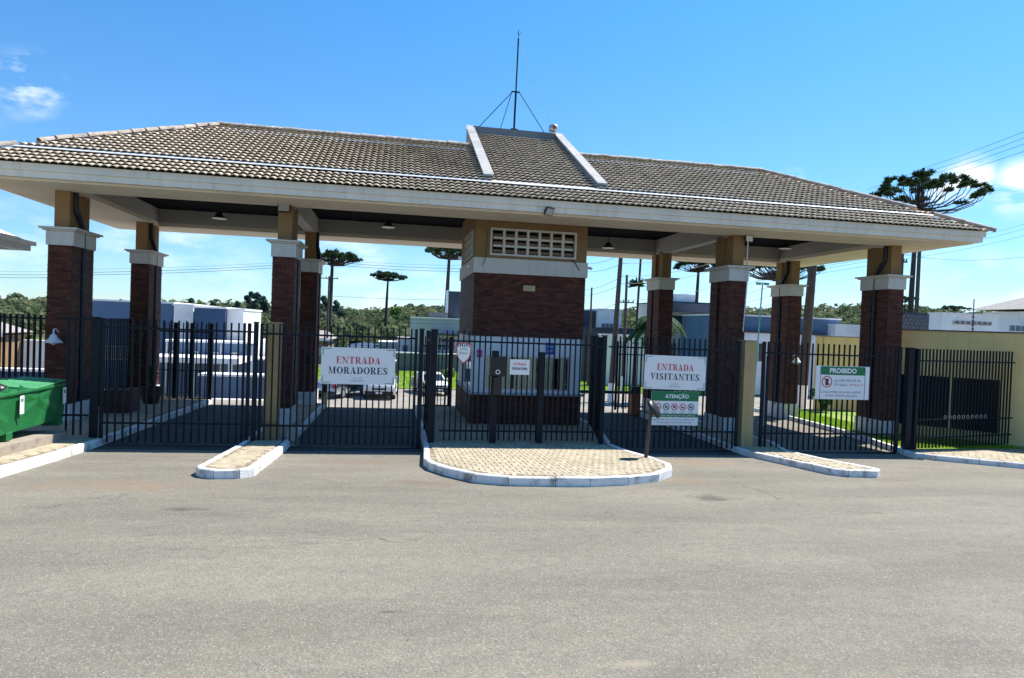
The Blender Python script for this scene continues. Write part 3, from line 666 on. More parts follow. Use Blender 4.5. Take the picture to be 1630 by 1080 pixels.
# hip and ridge caps
def capmesh(L_=.42, r0=.15, r1=.118):
    mb = MB(); n = 8; vs = []
    for (x, r) in ((-.03, r0), (L_, r1)):
        for i in range(n+1): t = PI*i/n; vs.append((x, r*math.cos(t), r*.75*math.sin(t)))
    for i in range(n+1): t = PI*i/n; vs.append((-.03, (r0-.02)*math.cos(t), (r0-.02)*.75*math.sin(t)))
    m = n+1
    mb.add(vs, [(i+1, i, m+i, m+i+1) for i in range(n)], True); mb.add(vs, [(i, i+1, 2*m+i+1, 2*m+i) for i in range(n)])
    return mb.mesh('ridge_tile', 'ridge')
cm = capmesh()
def caps(p0, p1, step=.37):
    p0, p1 = Vector(p0), Vector(p1); d = p1-p0; n = max(1, round(d.length/step)); d.normalize(); st = (p1-p0).length/n
    side = Vector((0, 0, 1)).cross(d).normalized(); nz = d.cross(side)
    for k in range(n):
        p = p0+d*(k*st)+side*random.uniform(-.012, .012)+nz*random.uniform(-.008, .01); ob = bpy.data.objects.new('ridge_tile', cm); C.objects.link(ob); ob.parent = roof
        dd = (d+nz*.05+side*random.uniform(-.02, .02)).normalized()
        ob.matrix_local = frame_matrix(p, dd, side, nz)
for sx in (-1, 1):
    for (y, sy) in ((EYF, 1), (EYR, -1)):
        H_ = lambda k, up_: (sx*(EX-k), y+sy*k, ZE+SL*k+up_)
        caps(H_(-.06, .06), H_(1.0, .09)); caps(H_(1.36, .12), H_(hd, .12))
xr = EX-hd
caps((-xr, yc, ridz+.12), (RAISE_X[0]-.2, yc, ridz+.12)); caps((xr, yc, ridz+.12), (RAISE_X[1]+.2, yc, ridz+.12))
# raised centre section
RS, RZ0, RY0, RY1 = .527, 6.74, -.10, 5.1
rc, rs_ = 1/math.sqrt(1+RS*RS), RS/math.sqrt(1+RS*RS)
rz = lambda y: RZ0+RS*(y-RY0)
X0, X1 = RAISE_X
rb = MB().hexa([(X0, RY0, 6.5), (X1, RY0, 6.5), (X1, RY1, 6.5), (X0, RY1, 6.5), (X0, RY0, rz(RY0)), (X1, RY0, rz(RY0)), (X1, RY1, rz(RY1)), (X0, RY1, rz(RY1))]).build('raised_roof', 'underlay', gh, label='raised sloping centre roof between two parapets')
for (a, b) in ((X0-.2, X0+.02), (X1-.02, X1+.2)):
    MB().hexa([(a, RY0-.12, 6.55), (b, RY0-.12, 6.55), (b, RY1+.2, 6.55), (a, RY1+.2, 6.55), (a, RY0-.12, rz(RY0)+.15), (b, RY0-.12, rz(RY0)+.15), (b, RY1+.2, rz(RY1+.3)+.16), (a, RY1+.2, rz(RY1+.3)+.16)]).build('parapet', 'parapet', rb)
    MB().hexa([(a-.03, RY0-.15, rz(RY0)+.155), (b+.03, RY0-.15, rz(RY0)+.155), (b+.03, RY1+.22, rz(RY1+.33)+.16), (a-.03, RY1+.22, rz(RY1+.33)+.16),
               (a-.03, RY0-.15, rz(RY0)+.205), (b+.03, RY0-.15, rz(RY0)+.205), (b+.03, RY1+.22, rz(RY1+.33)+.21), (a-.03, RY1+.22, rz(RY1+.33)+.21)]).build('coping', 'coping', rb)
MB().bx(X0+.021, X1-.021, RY1+.0, RY1+.2, 6.6, rz(RY1+.3)+.15).build('back_parapet', 'parapet', rb)
stuffV.clear(); stuffF.clear()
u_ = Vector((0, rc, rs_)); a_ = Vector((1, 0, 0)); n_ = a_.cross(u_)
TW2 = (X1-X0-.06)/17; V2 = TV.copy(); V2[:, 0] *= TW2/TW
ncr = int((RY1-RY0)/rc/TC)
for c in range(ncr+1):
    for i in range(17):
        p = Vector((X0+.03+i*TW2, RY0, rz(RY0)))+u_*(c*TC-.05)+n_*(.01+random.uniform(0, .004))
        emit(frame_matrix(p, (a_+n_*random.uniform(-.006, .006)).normalized(), u_, n_), V2)
V = np.concatenate(stuffV); me = bpy.data.meshes.new('tile'); me.from_pydata(V.tolist(), [], stuffF); me.materials.append(MAT['tile'])
me.polygons.foreach_set('use_smooth', ([True]*7+[False]*7)*(len(stuffF)//14))
o = bpy.data.objects.new('tile_field', me); C.objects.link(o); o.parent = rb; o['kind'] = 'stuff'

# booth
BX0, BX1, BY0, BY1 = -1.28, 2.0, .9, 4.9
bg_ = gz(.3, 1)+.15
ZS, ZW, ZB, ZC = .95, 2.60, 4.40, 4.84
bo = MB()
e = .014
bo.bx(BX0+e, BX1-e, BY0+e, BY1-e, bg_-.1, ZS-.02)
bo.bx(BX0+e, BX1-e, BY0+e, BY1-e, ZW, ZB)
bo = bo.build('booth', 'mortar', gh, label='brick guard booth under the roof')
mb = MB()
for (z0, z1) in ((bg_, ZS-.02), (ZW, ZB)):
    brickface(mb, BX0+e, BY0+e, BX1-e, BY0+e, z0, z1); brickface(mb, BX0+e, BY1-e, BX0+e, BY0+e, z0, z1)
    brickface(mb, BX1-e, BY0+e, BX1-e, BY1-e, z0, z1); brickface(mb, BX1-e, BY1-e, BX0+e, BY1-e, z0, z1)
mb.build('brick_facing', 'brick', bo, kind='stuff')
# white window storey, hollow with real openings
t = .12; WX0, WX1, WZ0, WZ1 = -.88, 1.62, 1.06, 2.06
w = MB()
w.bx(BX0+.03, WX0, BY0+.02, BY0+t, ZS, ZW-.001); w.bx(WX1, BX1-.03, BY0+.02, BY0+t, ZS, ZW-.001)
w.bx(WX0, WX1, BY0+.02, BY0+t, ZS, WZ0); w.bx(WX0, WX1, BY0+.02, BY0+t, WZ1, ZW-.001)
for (xa, xb) in ((BX0+.03, BX0+t), (BX1-t, BX1-.03)):
    w.bx(xa, xb, BY0+t, 1.25, ZS, ZW-.001); w.bx(xa, xb, 3.3, BY1-t, ZS, ZW-.001); w.bx(xa, xb, 1.25, 3.3, 2.15, ZW-.001); w.bx(xa, xb, 1.25, 3.3, ZS, 1.06)
w.bx(BX0+.03, BX1-.03, BY1-t, BY1-.02, ZS, ZW-.001)
w.build('window_storey', 'white', bo)
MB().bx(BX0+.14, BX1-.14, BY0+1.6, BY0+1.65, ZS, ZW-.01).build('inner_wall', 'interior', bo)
MB().bevbox(BX0-.04, BX1+.06, BY0-.16, BY0+.1, ZS-.018, ZS+.045, .008).build('counter', 'stone', bo)
MB().bevbox(BX0-.06, BX0+.1, BY0+.101, BY1, ZS-.018, ZS+.04, .008).build('side_sill', 'stone', bo)
wd = MB()
for (a, b, c_, d_) in ((WX0, WX1, WZ0, WZ0+.05), (WX0, WX1, WZ1-.05, WZ1), (WX0, WX0+.05, WZ0+.05, WZ1-.05), (WX1-.05, WX1, WZ0+.05, WZ1-.05), (-.28, -.22, WZ0+.05, WZ1-.05), (.98, 1.04, WZ0+.05, WZ1-.05)):
    wd.bx(a, b, BY0+.03, BY0+.08, c_, d_)
wd.build('window_frame', 'alu', bo)
bl = [x for x in np.arange(WX0+.09, WX1-.1, .105)]
for i, x in enumerate(bl):
    if i in (7, 14, 19, 20): continue
    wv = random.choice((.048, .052, .042)); an = random.uniform(-.35, .35)
    MB().hexa([(x-wv, BY0+.10-wv*an, WZ0+.04), (x+wv, BY0+.10+wv*an, WZ0+.04), (x+wv, BY0+.105+wv*an, WZ0+.04), (x-wv, BY0+.105-wv*an, WZ0+.04)]+
              [(x-wv, BY0+.10-wv*an, WZ1), (x+wv, BY0+.10+wv*an, WZ1), (x+wv, BY0+.105+wv*an, WZ1), (x-wv, BY0+.105-wv*an, WZ1)]).build('blind_slat', 'blind', bo)
def glass(name='clear_glass'):
    m, t_, b_ = newmat(name); l_ = t_.links.new
    tr = N(t_, 'ShaderNodeBsdfTransparent'); gl = N(t_, 'ShaderNodeBsdfGlossy'); gl.inputs['Roughness'].default_value = .02
    fr = N(t_, 'ShaderNodeFresnel'); fr.inputs[0].default_value = 1.5
    ms = N(t_, 'ShaderNodeMixShader'); l_(fr.outputs[0], ms.inputs[0]); l_(tr.outputs[0], ms.inputs[1]); l_(gl.outputs[0], ms.inputs[2]); l_(ms.outputs[0], t_.nodes['Material Output'].inputs[0])
    tr.inputs[0].default_value = (.97, .98, .98, 1); return m
MAT['glass'] = glass()
MB().bx(WX0+.04, WX1-.04, BY0+.05, BY0+.056, WZ0+.04, WZ1-.04).build('pane', 'glass', bo)
for xa in (BX0+.07, BX1-.076):
    MB().bx(xa, xa+.006, 1.28, 3.27, 1.08, 2.13).build('pane', 'skyglass', bo)
    fr = MB()
    for (a, b, c_, d_) in ((1.25, 1.29, 1.06, 2.15), (3.26, 3.3, 1.06, 2.15), (1.29, 3.26, 1.06, 1.1), (1.29, 3.26, 2.11, 2.15), (2.25, 2.3, 1.1, 2.11)): fr.bx(xa-.02, xa+.03, a, b, c_, d_)
    fr.build('window_frame', 'lampwhite', bo)
MB().bevbox(BX0-.04, BX1+.04, BY0-.04, BY1+.04, ZB+.001, ZC, .01).build('white_band', 'capstone', bo)
# upper storey with louvre block openings
VX0, VX1, VZ0, VZ1 = -.86, 1.68, 4.92, 5.70
uo = MB()
uo.bx(BX0, VX0, BY0, BY0+.15, ZC+.001, 6.38); uo.bx(VX1, BX1, BY0, BY0+.15, ZC+.001, 6.38); uo.bx(VX0, VX1, BY0, BY0+.15, ZC+.001, VZ0); uo.bx(VX0, VX1, BY0, BY0+.15, VZ1, 6.38)
for xa, xb in ((BX0, BX0+.15), (BX1-.15, BX1)):
    uo.bx(xa, xb, BY0+.15, 1.5, ZC+.001, 6.38); uo.bx(xa, xb, 3.6, BY1, ZC+.001, 6.38); uo.bx(xa, xb, 1.5, 3.6, ZC+.001, VZ0); uo.bx(xa, xb, 1.5, 3.6, VZ1, 6.38)
uo.bx(BX0+.15, BX1-.15, BY1-.15, BY1, ZC+.001, 6.38)
uo.build('upper_wall', 'ochre', bo)
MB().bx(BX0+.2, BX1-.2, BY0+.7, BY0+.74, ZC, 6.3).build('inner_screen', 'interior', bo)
v = MB(); fr_ = .055
v.bx(VX0, VX1, BY0-.03, BY0+.12, VZ0, VZ0+fr_); v.bx(VX0, VX1, BY0-.03, BY0+.12, VZ1-fr_, VZ1); v.bx(VX0, VX0+fr_, BY0-.03, BY0+.12, VZ0+fr_, VZ1-fr_); v.bx(VX1-fr_, VX1, BY0-.03, BY0+.12, VZ0+fr_, VZ1-fr_)
cwid = (VX1-VX0-2*fr_)/7; chh = (VZ1-VZ0-2*fr_)/3
for i in range(1, 7): v.bx(VX0+fr_+i*cwid-.035, VX0+fr_+i*cwid+.035, BY0-.015, BY0+.1, VZ0+fr_, VZ1-fr_)
for j in range(1, 3):
    for i in range(7): v.bx(VX0+fr_+i*cwid+.036, VX0+fr_+(i+1)*cwid-.036, BY0-.012, BY0+.1, VZ0+fr_+j*chh-.03, VZ0+fr_+j*chh+.03)
ve = v.build('vent_grille', 'capstone', bo)
for i in range(7):
    for j in range(3):
        xa, za = VX0+fr_+i*cwid, VZ0+fr_+j*chh
        MB().hexa([(xa+.04, BY0+.05, za+.035), (xa+cwid-.04, BY0+.05, za+.035), (xa+cwid-.04, BY0+.09, za+chh*.5), (xa+.04, BY0+.09, za+chh*.5),
                   (xa+.04, BY0+.045, za+.05), (xa+cwid-.04, BY0+.045, za+.05), (xa+cwid-.04, BY0+.085, za+chh*.5+.015), (xa+.04, BY0+.085, za+chh*.5+.015)]).build('louvre', 'brownwall', ve)
v = MB()
for i in range(6): v.bx(BX0-.03, BX0+.1, 1.5+i*.42-.035, 1.5+i*.42+.035 if i < 5 else 3.6, VZ0, VZ1)
for z in (VZ0, VZ0+.25, VZ0+.5, VZ1-.05): v.bx(BX0-.028, BX0+.098, 1.535, 3.565, z, z+.05)
v.build('vent_grille', 'capstone', bo)
v = MB()
for i in range(6): v.bx(BX1-.1, BX1+.03, 1.5+i*.42-.035, 1.5+i*.42+.035 if i < 5 else 3.6, VZ0, VZ1)
v.build('vent_grille', 'capstone', bo)
MB().tube([(-.95, BY0-.02, 5.6), (-.97, BY0-.045, 5.0), (-1.0, BY0-.06, 4.75), (-1.08, BY0-.07, 4.6)], .008).build('cable', 'black', bo)
MB().tube([(1.55, BY0-.04, 4.9), (1.66, BY0-.06, 4.8), (1.78, BY0-.07, 4.6)], .012).build('cable', 'black', bo)

# ---------------------------------------------------------------- lettering
def text(s, size, m, parent, loc, ext=.002, name='lettering', bold=0.0, width=None):
    cu = bpy.data.curves.new('t', 'FONT'); cu.body = s; cu.size = size; cu.align_x = 'CENTER'; cu.align_y = 'CENTER'; cu.extrude = ext; cu.offset = bold; cu.resolution_u = 3
    ob = bpy.data.objects.new('t', cu); C.objects.link(ob); bpy.context.view_layer.update()
    me = bpy.data.meshes.new_from_object(ob.evaluated_get(bpy.context.evaluated_depsgraph_get())); bpy.data.objects.remove(ob)
    me.materials.clear(); me.materials.append(MAT[m])
    wd_ = max((v_.co.x for v_ in me.vertices), default=1)-min((v_.co.x for v_ in me.vertices), default=0)
    o = bpy.data.objects.new(name, me); C.objects.link(o); o.parent = parent; o.location = loc; o.rotation_euler = (PI/2, 0, 0)
    if width: o.scale = (width/wd_, 1, 1)
    return o
def glyph(ch):
    R = []   # quads (4 pts); arcs as polys
    r = lambda x0, y0, x1, y1: R.append([(x0, y0), (x1, y0), (x1, y1), (x0, y1)])
    d = lambda x0, x1, x2, x3: R.append([(x0, 0), (x1, 0), (x2, 1), (x3, 1)])
    def ring(cx, cy, ox, oy, ix, iy, a0, a1, n=14):
        for i in range(n):
            A, B = a0+(a1-a0)*i/n, a0+(a1-a0)*(i+1)/n
            R.append([(cx+ox*math.cos(A), cy+oy*math.sin(A)), (cx+ox*math.cos(B), cy+oy*math.sin(B)), (cx+ix*math.cos(B), cy+iy*math.sin(B)), (cx+ix*math.cos(A), cy+iy*math.sin(A))])
    h = .06
    if ch == 'E': r(.08, h, .27, 1-h); r(0, 0, .66, h); r(0, 1-h, .66, 1); r(.27, .47, .5, .53); r(.60, h, .66, .3); r(.60, .72, .66, 1-h); r(.46, .38, .5, .62); w_ = .7
    elif ch == 'N': r(.1, h, .15, 1-h); r(.66, 0, .71, 1-h); R.append([(.6, 0), (.71, 0), (.24, 1), (.02, 1)]); r(0, 0, .26, h); r(.56, 1-h, .82, 1); w_ = .84
    elif ch == 'T': r(.27, h, .46, 1-h); r(.15, 0, .58, h); r(0, 1-h, .73, 1); r(0, .72, .05, 1-h); r(.68, .72, .73, 1-h); w_ = .75
    elif ch == 'R': r(.08, h, .27, 1-h); r(0, 0, .37, h); r(0, 1-h, .4, 1); ring(.38, .75, .27, .25, .09, .19, -PI/2, PI/2); r(.27, .5, .4, .55); R.append([(.54, 0), (.78, 0), (.50, .5), (.32, .5)]); w_ = .78
    elif ch == 'A': R.append([(.46, 0), (.70, 0), (.43, 1), (.33, 1)]); R.append([(.08, 0), (.14, 0), (.38, 1), (.33, 1)]); r(.18, .3, .5, .35); r(-.02, 0, .24, h); r(.38, 0, .8, h); w_ = .8
    elif ch == 'D': r(.08, h, .27, 1-h); r(0, 0, .36, h); r(0, 1-h, .36, 1); ring(.35, .5, .42, .5, .21, .44, -PI/2, PI/2); w_ = .8
    elif ch == 'M': r(.1, h, .15, 1-h); R.append([(.4, 0), (.46, 0), (.25, 1), (.05, 1)]); R.append([(.42, 0), (.46, 0), (.76, 1), (.7, 1)]); r(.68, h, .88, 1-h); r(0, 0, .26, h); r(.58, 0, .98, h); r(.7, 1-h, .98, 1); w_ = 1.0
    elif ch == 'O': ring(.4, .5, .4, .51, .2, .45, 0, 2*PI, 24); w_ = .82
    elif ch == 'S': ring(.32, .74, .26, .27, .1, .21, PI*.15, PI*1.5, 12); ring(.32, .26, .29, .27, .1, .2, -PI*.85, PI*.5, 12); R.append([(.1, .58), (.3, .66), (.56, .42), (.36, .34)]); r(.52, .72, .57, .98); r(.02, .02, .07, .28); w_ = .66
    elif ch == 'V': R.append([(.33, 0), (.40, 0), (.28, 1), (.06, 1)]); R.append([(.36, 0), (.41, 0), (.66, 1), (.60, 1)]); r(-.02, 1-h, .38, 1); r(.5, 1-h, .76, 1); w_ = .76
    elif ch == 'I': r(.1, h, .29, 1-h); r(0, 0, .39, h); r(0, 1-h, .39, 1); w_ = .42
    return R, w_
def serif(s, width, height, m, parent, x, y, z):
    gl = [glyph(c) for c in s]; tot = sum(w_ for _, w_ in gl)+.08*(len(s)-1); k = width/tot; cx = x-width/2; mb = MB(); n = 0
    for R, w_ in gl:
        for q in R:
            n += 1; dy = .003+.00004*(n % 25)
            pts = [(cx+px*k, z+(pz-.5)*height) for px, pz in q]
            A = sum(pts[i][0]*pts[(i+1) % 4][1]-pts[(i+1) % 4][0]*pts[i][1] for i in range(4))
            if A < 0: pts.reverse()
            mb.add([(a, y-dy, b) for a, b in pts]+[(a, y-.0002, b) for a, b in pts], [(0, 1, 2, 3)]+[(i, i+4, (i+1) % 4+4, (i+1) % 4) for i in range(4)])
        cx += (w_+.08)*k
    return mb.build('lettering', m, parent, local=True)

def print_line(w_, h_, m, parent, x, y, z, seed=0):
    r_ = random.Random(seed); mb = MB(); u_ = -w_/2
    while u_ < w_/2:
        word = r_.randint(3, 9)
        for k in range(word):
            cw = h_*r_.uniform(.35, .7)
            if u_+cw > w_/2: break
            a, b = (z-h_/2, z+h_/2) if r_.random() < .6 else (z-h_/2, z+h_*.25)
            mb.add([(x+u_, y, a), (x+u_+h_*.16, y, a), (x+u_+h_*.16, y, b), (x+u_, y, b)], [(0, 1, 2, 3)])
            zz = r_.choice((z-h_/2, z-h_*.1, z+h_*.3)); mb.add([(x+u_+h_*.165, y, zz), (x+u_+cw, y, zz), (x+u_+cw, y, zz+h_*.17), (x+u_+h_*.165, y, zz+h_*.17)], [(0, 1, 2, 3)])
            u_ += cw+h_*.14
        u_ += h_*.4
    return mb.build('small_print', m, parent, local=True)
# ---------------------------------------------------------------- iron gates and fences
YG = -2.5
KG = (YG-CAM[1])/(-3.0-CAM[1])
def GX(x): return CAM[0]+(x-CAM[0])*KG
def GZ(z): return 2.9+(z-2.9)*KG
barm = {}
def bar_mesh(w_, h_):
    if (w_, h_) not in barm: barm[(w_, h_)] = MB().bevbox(-w_/2, w_/2, -w_/2, w_/2, 0, h_, .003).mesh('bar', 'iron')
    return barm[(w_, h_)]
def fence(name, cat, label, p0, p1, zb, zt, sp=.137, rails=((.44, .04), (2.48, .04)), posts=((0, .1),), bw=.032, mid=None, group=None, posth=None):
    if abs(p0[1]-YG) < .25 and abs(p1[1]-YG) < .25: p0, p1 = (GX(p0[0]), p0[1]), (GX(p1[0]), p1[1]); posts = [(a*KG, b) for a, b in posts]
    p0, p1 = Vector(p0), Vector(p1); d = p1-p0; Ln = d.length; rz_ = math.atan2(d.y, d.x)
    g = thing(name, label, cat, (p0.x, p0.y, zb), rz_, group)
    for z, h_ in rails: MB().bevbox(0, Ln, -.022, .022, z, z+h_, .004).build('rail', 'iron', g, local=True)
    for s, w_ in posts: MB().bevbox(s-w_/2, s+w_/2, -w_/2, w_/2, 0, posth or (zt-zb), .006).build('post', 'iron', g, local=True)
    n = int((Ln-.06)/sp); me_ = bar_mesh(bw, round(zt-zb-.04, 2))
    for i in range(1, n+1):
        s = i*Ln/(n+1)
        if any(abs(s-ps) < w_/2+.01 for ps, w_ in posts): continue
        inst('bar', me_, g, (s, 0, .04))
    return g
def gzc(x, y=-3): return gz(x, y)
g1 = fence('sliding_gate', 'gate', 'wide black iron bar gate in the leftmost lane, beside the green dumpster', (-9.38, YG), (-6.42, YG), gzc(-8)+.02, 2.76, sp=.152, posts=((.03, .06), (2.88, .07), (2.78, .05)))
g2 = fence('sliding_gate', 'gate', 'black iron bar gate carrying the ENTRADA MORADORES sign', (-6.28, YG), (-2.95, YG), gzc(-4)+.02, 2.76, posts=((.03, .06), (3.3, .06)))
g3 = fence('sliding_gate', 'gate', 'black iron bar gate carrying the ENTRADA VISITANTES sign', (1.50, YG), (4.84, YG), gzc(3)+.02, 2.76, posts=((3.3, .06),))
g4 = fence('sliding_gate', 'gate', 'black iron bar gate carrying the PROIBIDO sign', (5.45, YG), (9.25, YG), gzc(7)+.02, 2.76, sp=.15, posts=((.0, .07), (.12, .05), (3.75, .06)))
f1 = fence('iron_fence', 'fence', 'short black iron fence from the left corner column to the thick gate post', (-10.15, YG+.02), (-9.6, YG+.02), gzc(-10)+.16, 2.76, posts=())
pf = fence('iron_fence', 'fence', 'black iron fence and pedestrian gate in front of the guard booth window', (-2.42, YG-.02), (1.3, YG-.02), gzc(0)+.17, 2.76, sp=.13, posts=((1.23, .15), (2.31, .14)), rails=((.24, .04), (2.33, .04)), posth=2.15)
MB().bx(-9.40-.18, -9.40, YG-.09, YG+.09, gzc(-9.5)+.1, 2.78)
def post(label, x, y, w_, z0, z1, m='iron', cat='post', name='gate_post', dpt=None):
    dpt = dpt or w_; x = GX(x)
    g = thing(name, label, cat, (x, y, z0))
    MB().bevbox(-w_/2, w_/2, -dpt/2, dpt/2, 0, z1-z0-.035, .01).build('shaft', m, g, local=True)
    MB().bevbox(-w_/2-.012, w_/2+.012, -dpt/2-.012, dpt/2+.012, z1-z0-.034, z1-z0, .01).build('top', m, g, local=True)
    return g
post('thick dark iron post at the left end of the leftmost gate', -9.49, YG, .15, gzc(-9.5)+.1, 2.78, dpt=.07)
pc1 = post('square cream post between the two left gates', -6.05, YG+.3, .31, gzc(-6)+.1, 2.80, 'cream', dpt=.32)
pc2 = post('square cream post between the two right gates', 5.12, YG+.2, .31, gzc(5)+.1, 2.78, 'cream', dpt=.32)
post('slim dark iron post touching the cream post between the two left gates', -6.36, YG-.02, .09, gzc(-6)+.1, 2.80)
post('dark iron post at the right end of the residents gate, left of a twin', -2.86, YG, .10, gzc(-3)+.02, 2.78)
post('broad dark iron post at the left end of the booth fence', -2.58, YG, .15, gzc(-3)+.1, 2.78, dpt=.1)
post('dark iron post between the booth fence and the visitors gate', 1.38, YG, .10, gzc(1)+.1, 2.78)
post('thick dark iron post at the right end of the rightmost gate', 9.55, YG+.05, .16, gzc(9.5)-.0, 2.74)
post('slim dark iron post just left of the thick post of the rightmost gate', 9.3, YG+.1, .08, gzc(9.5)-.0, 2.74)
f6 = fence('iron_fence', 'fence', 'black iron fence on the far right in front of the yellow wall', (10.12, -2.5), (14.05, -1.72), gz(11.5, -2.6)+.1, 2.72, sp=.135, rails=((.3, .04), (.78, .035), (2.36, .04)), posts=((.08, .1),))
for k in range(10): MB().tube([(1.2+.18*k+.05*math.cos(a), -.03+.0, .86+.05*math.sin(a)) for a in np.linspace(0, 2*PI, 8)], .006, 4).build('ring', 'alu', f6, local=True)
fence('iron_fence', 'fence', 'black iron side fence running back from the booth fence to the right of the booth', (GX(1.4), YG+.12), (2.25, .8), gz(1.8, -1)+.16, 2.72, sp=.14, posts=((3.35, .07),), rails=((.24, .04), (1.0, .03), (2.33, .04)))
fence('iron_fence', 'fence', 'black iron side fence running back from the posts left of the booth', (-2.6, YG+.12), (-2.6, -.4), gz(-2.6, -1)+.16, 2.72, sp=.14, posts=((1.9, .07),), rails=((.24, .04), (2.33, .04)))
fence('iron_fence', 'fence', 'black iron fence behind the booth island, between booth and residents lane', (-2.5, 5.6), (-1.4, 5.6), gz(-2, 5.6)+.16, 2.45, sp=.13, posts=((.0, .06), (1.05, .12)), rails=((.0, .04), (.62, .03), (2.1, .04)))
fence('iron_fence', 'fence', 'black iron fence behind the green dumpster at the left edge', (-11.9, .5), (-16.5, .5), gz(-13, .5)+.16, 2.76, sp=.135, posts=((1.3, .2), (3.4, .1)), bw=.045)
fence('iron_fence', 'fence', 'black iron fence between the two left corner columns', (-11.75, 1.3), (-11.75, 5.1), gz(-12, 3)+.16, 2.7, sp=.135, posts=())
fence('iron_fence', 'fence', 'black iron fence at the back of the left pavement, seen through the leftmost gate', (-11.2, 6.1), (-9.6, 6.1), gz(-10.5, 6.1)+.16, 2.62, sp=.14, posts=((1.6, .16), (.5, .1), (1.0, .1)), rails=((.0, .04), (.95, .035), (2.25, .05)))
fence('iron_fence', 'fence', 'black iron fence behind the visitors gate, between rear column and street', (4.9, 6.2), (7.5, 6.2), gz(6, 6.2)+.1, 2.5, sp=.14, posts=((0, .08),), rails=((.1, .04), (2.1, .04)))
for px, name_ in ((3.95, g4),):
    pass
# keypad and lock box on the booth fence
kp = thing('intercom', 'black intercom box with a round silver lens on the left post of the booth fence', 'intercom', (GX(-1.14), YG-.07, GZ(1.75)))
MB().bevbox(-.19, .19, -.06, .04, .02, .48, .01).build('housing', 'black', kp, local=True); MB().bevbox(-.10, .10, -.1, .02, -.42, 0.0, .01).build('keypad', 'black', kp, local=True)
MB().cyl((0, -.061, .12), (0, -.09, .12), .055, n=20).build('lens', 'lampwhite', kp, local=True); MB().cyl((0, -.0901, .12), (0, -.094, .12), .035, n=20).build('lens_glass', 'black', kp, local=True)
# gate motor boxes
gm = thing('gate_motor', 'small grey gate motor box at the foot of the cream post between the left gates', 'motor', (-5.66, YG+.25, gz(-5.6, -2.7)+.1))
MB().bevbox(-.1, .1, -.14, .14, 0, .3, .02).build('housing', 'stone', gm, local=True); MB().bevbox(-.12, .12, -.16, .16, -.12, 0, .01).build('base', 'concrete', gm, local=True)

# ---------------------------------------------------------------- signs
def curl(mb, cx, cz, sx, sz, y, n=11):
    for k in range(n):
        t = k/n; a = t*1.5
        px, pz = cx+sx*(.015+.20*t*(k % 2)+.02), cz+sz*(.015+.15*t*((k+1) % 2)+.02)
        w_ = .022
        mb.add([(px-w_, y-.004, pz), (px, y-.004, pz-w_*.5), (px+w_, y-.004, pz+.004), (px, y-.004, pz+w_*.5)], [(0, 1, 2, 3)])
def banner(label, word, x0, x1, z0, z1, tilt=0):
    g = thing('gate_sign', label, 'sign', (GX((x0+x1)/2), YG-.05, GZ((z0+z1)/2))); w_, h_ = (x1-x0)*KG, (z1-z0)*KG
    MB().bevbox(-w_/2, w_/2, -.006, .006, -h_/2, h_/2, .002).build('panel', 'signwhite', g, local=True)
    serif('ENTRADA', w_*.60, h_*.185, 'red', g, 0, -.006, h_*.16); serif(word, w_*.80, h_*.185, 'ink', g, 0, -.006, -h_*.12)
    mb = MB()
    for sx in (-1, 1):
        for sz in (-1, 1): curl(mb, sx*(-w_/2+.0)+0, sz*(-h_/2), sx, sz, -.006)
    mb.build('leaf_print', 'leafprint', g, local=True)
    print_line(w_*.12, h_*.035, 'leafprint', g, 0, -.0085, -h_*.33, 1); print_line(w_*.18, h_*.04, 'ink', g, 0, -.0085, -h_*.40, 2)
    for sx in (-1, 1): MB().bx(sx*(w_/2-.04)-.006, sx*(w_/2-.04)+.006, -.0, .05, h_/2-.05, h_/2-.04).build('tie', 'black', g, local=True)
    g.rotation_euler = (0, tilt, 0)
    return g
banner('white ENTRADA MORADORES sign with leafy corners on the residents gate', 'MORADORES', -5.0, -3.42, 1.51, 2.31, .004)
banner('white ENTRADA VISITANTES sign with leafy corners on the visitors gate', 'VISITANTES', 2.37, 3.92, 1.545, 2.35, .01)
at_ = thing('attention_sign', 'green and white ATENÇÃO rules sign with round pictograms below the visitors sign', 'sign', (GX(3.17), YG-.045, GZ(1.10)))
w_, h_ = 1.24, .84
MB().bevbox(-w_/2, w_/2, -.005, .005, -h_/2, h_/2, .002).build('panel', 'signwhite', at_, local=True)
MB().bx(-w_/2+.003, w_/2-.003, -.008, -.0051, h_/2-.24, h_/2-.003).build('header', 'signgreen', at_, local=True)
MB().bx(-w_/2+.003, w_/2-.003, -.008, -.0051, -h_/2+.20, -h_/2+.29).build('stripe', 'signgreen', at_, local=True)
text('ATENÇÃO', .13, 'signwhite', at_, (.05, -.010, h_/2-.13), .001, bold=.004)
print_line(1.1, .045, 'signwhite', at_, 0, -.010, -h_/2+.245, 3)
print_line(1.12, .035, 'ink', at_, 0, -.008, -h_/2+.14, 4)
print_line(.9, .035, 'ink', at_, 0, -.008, -h_/2+.07, 5)
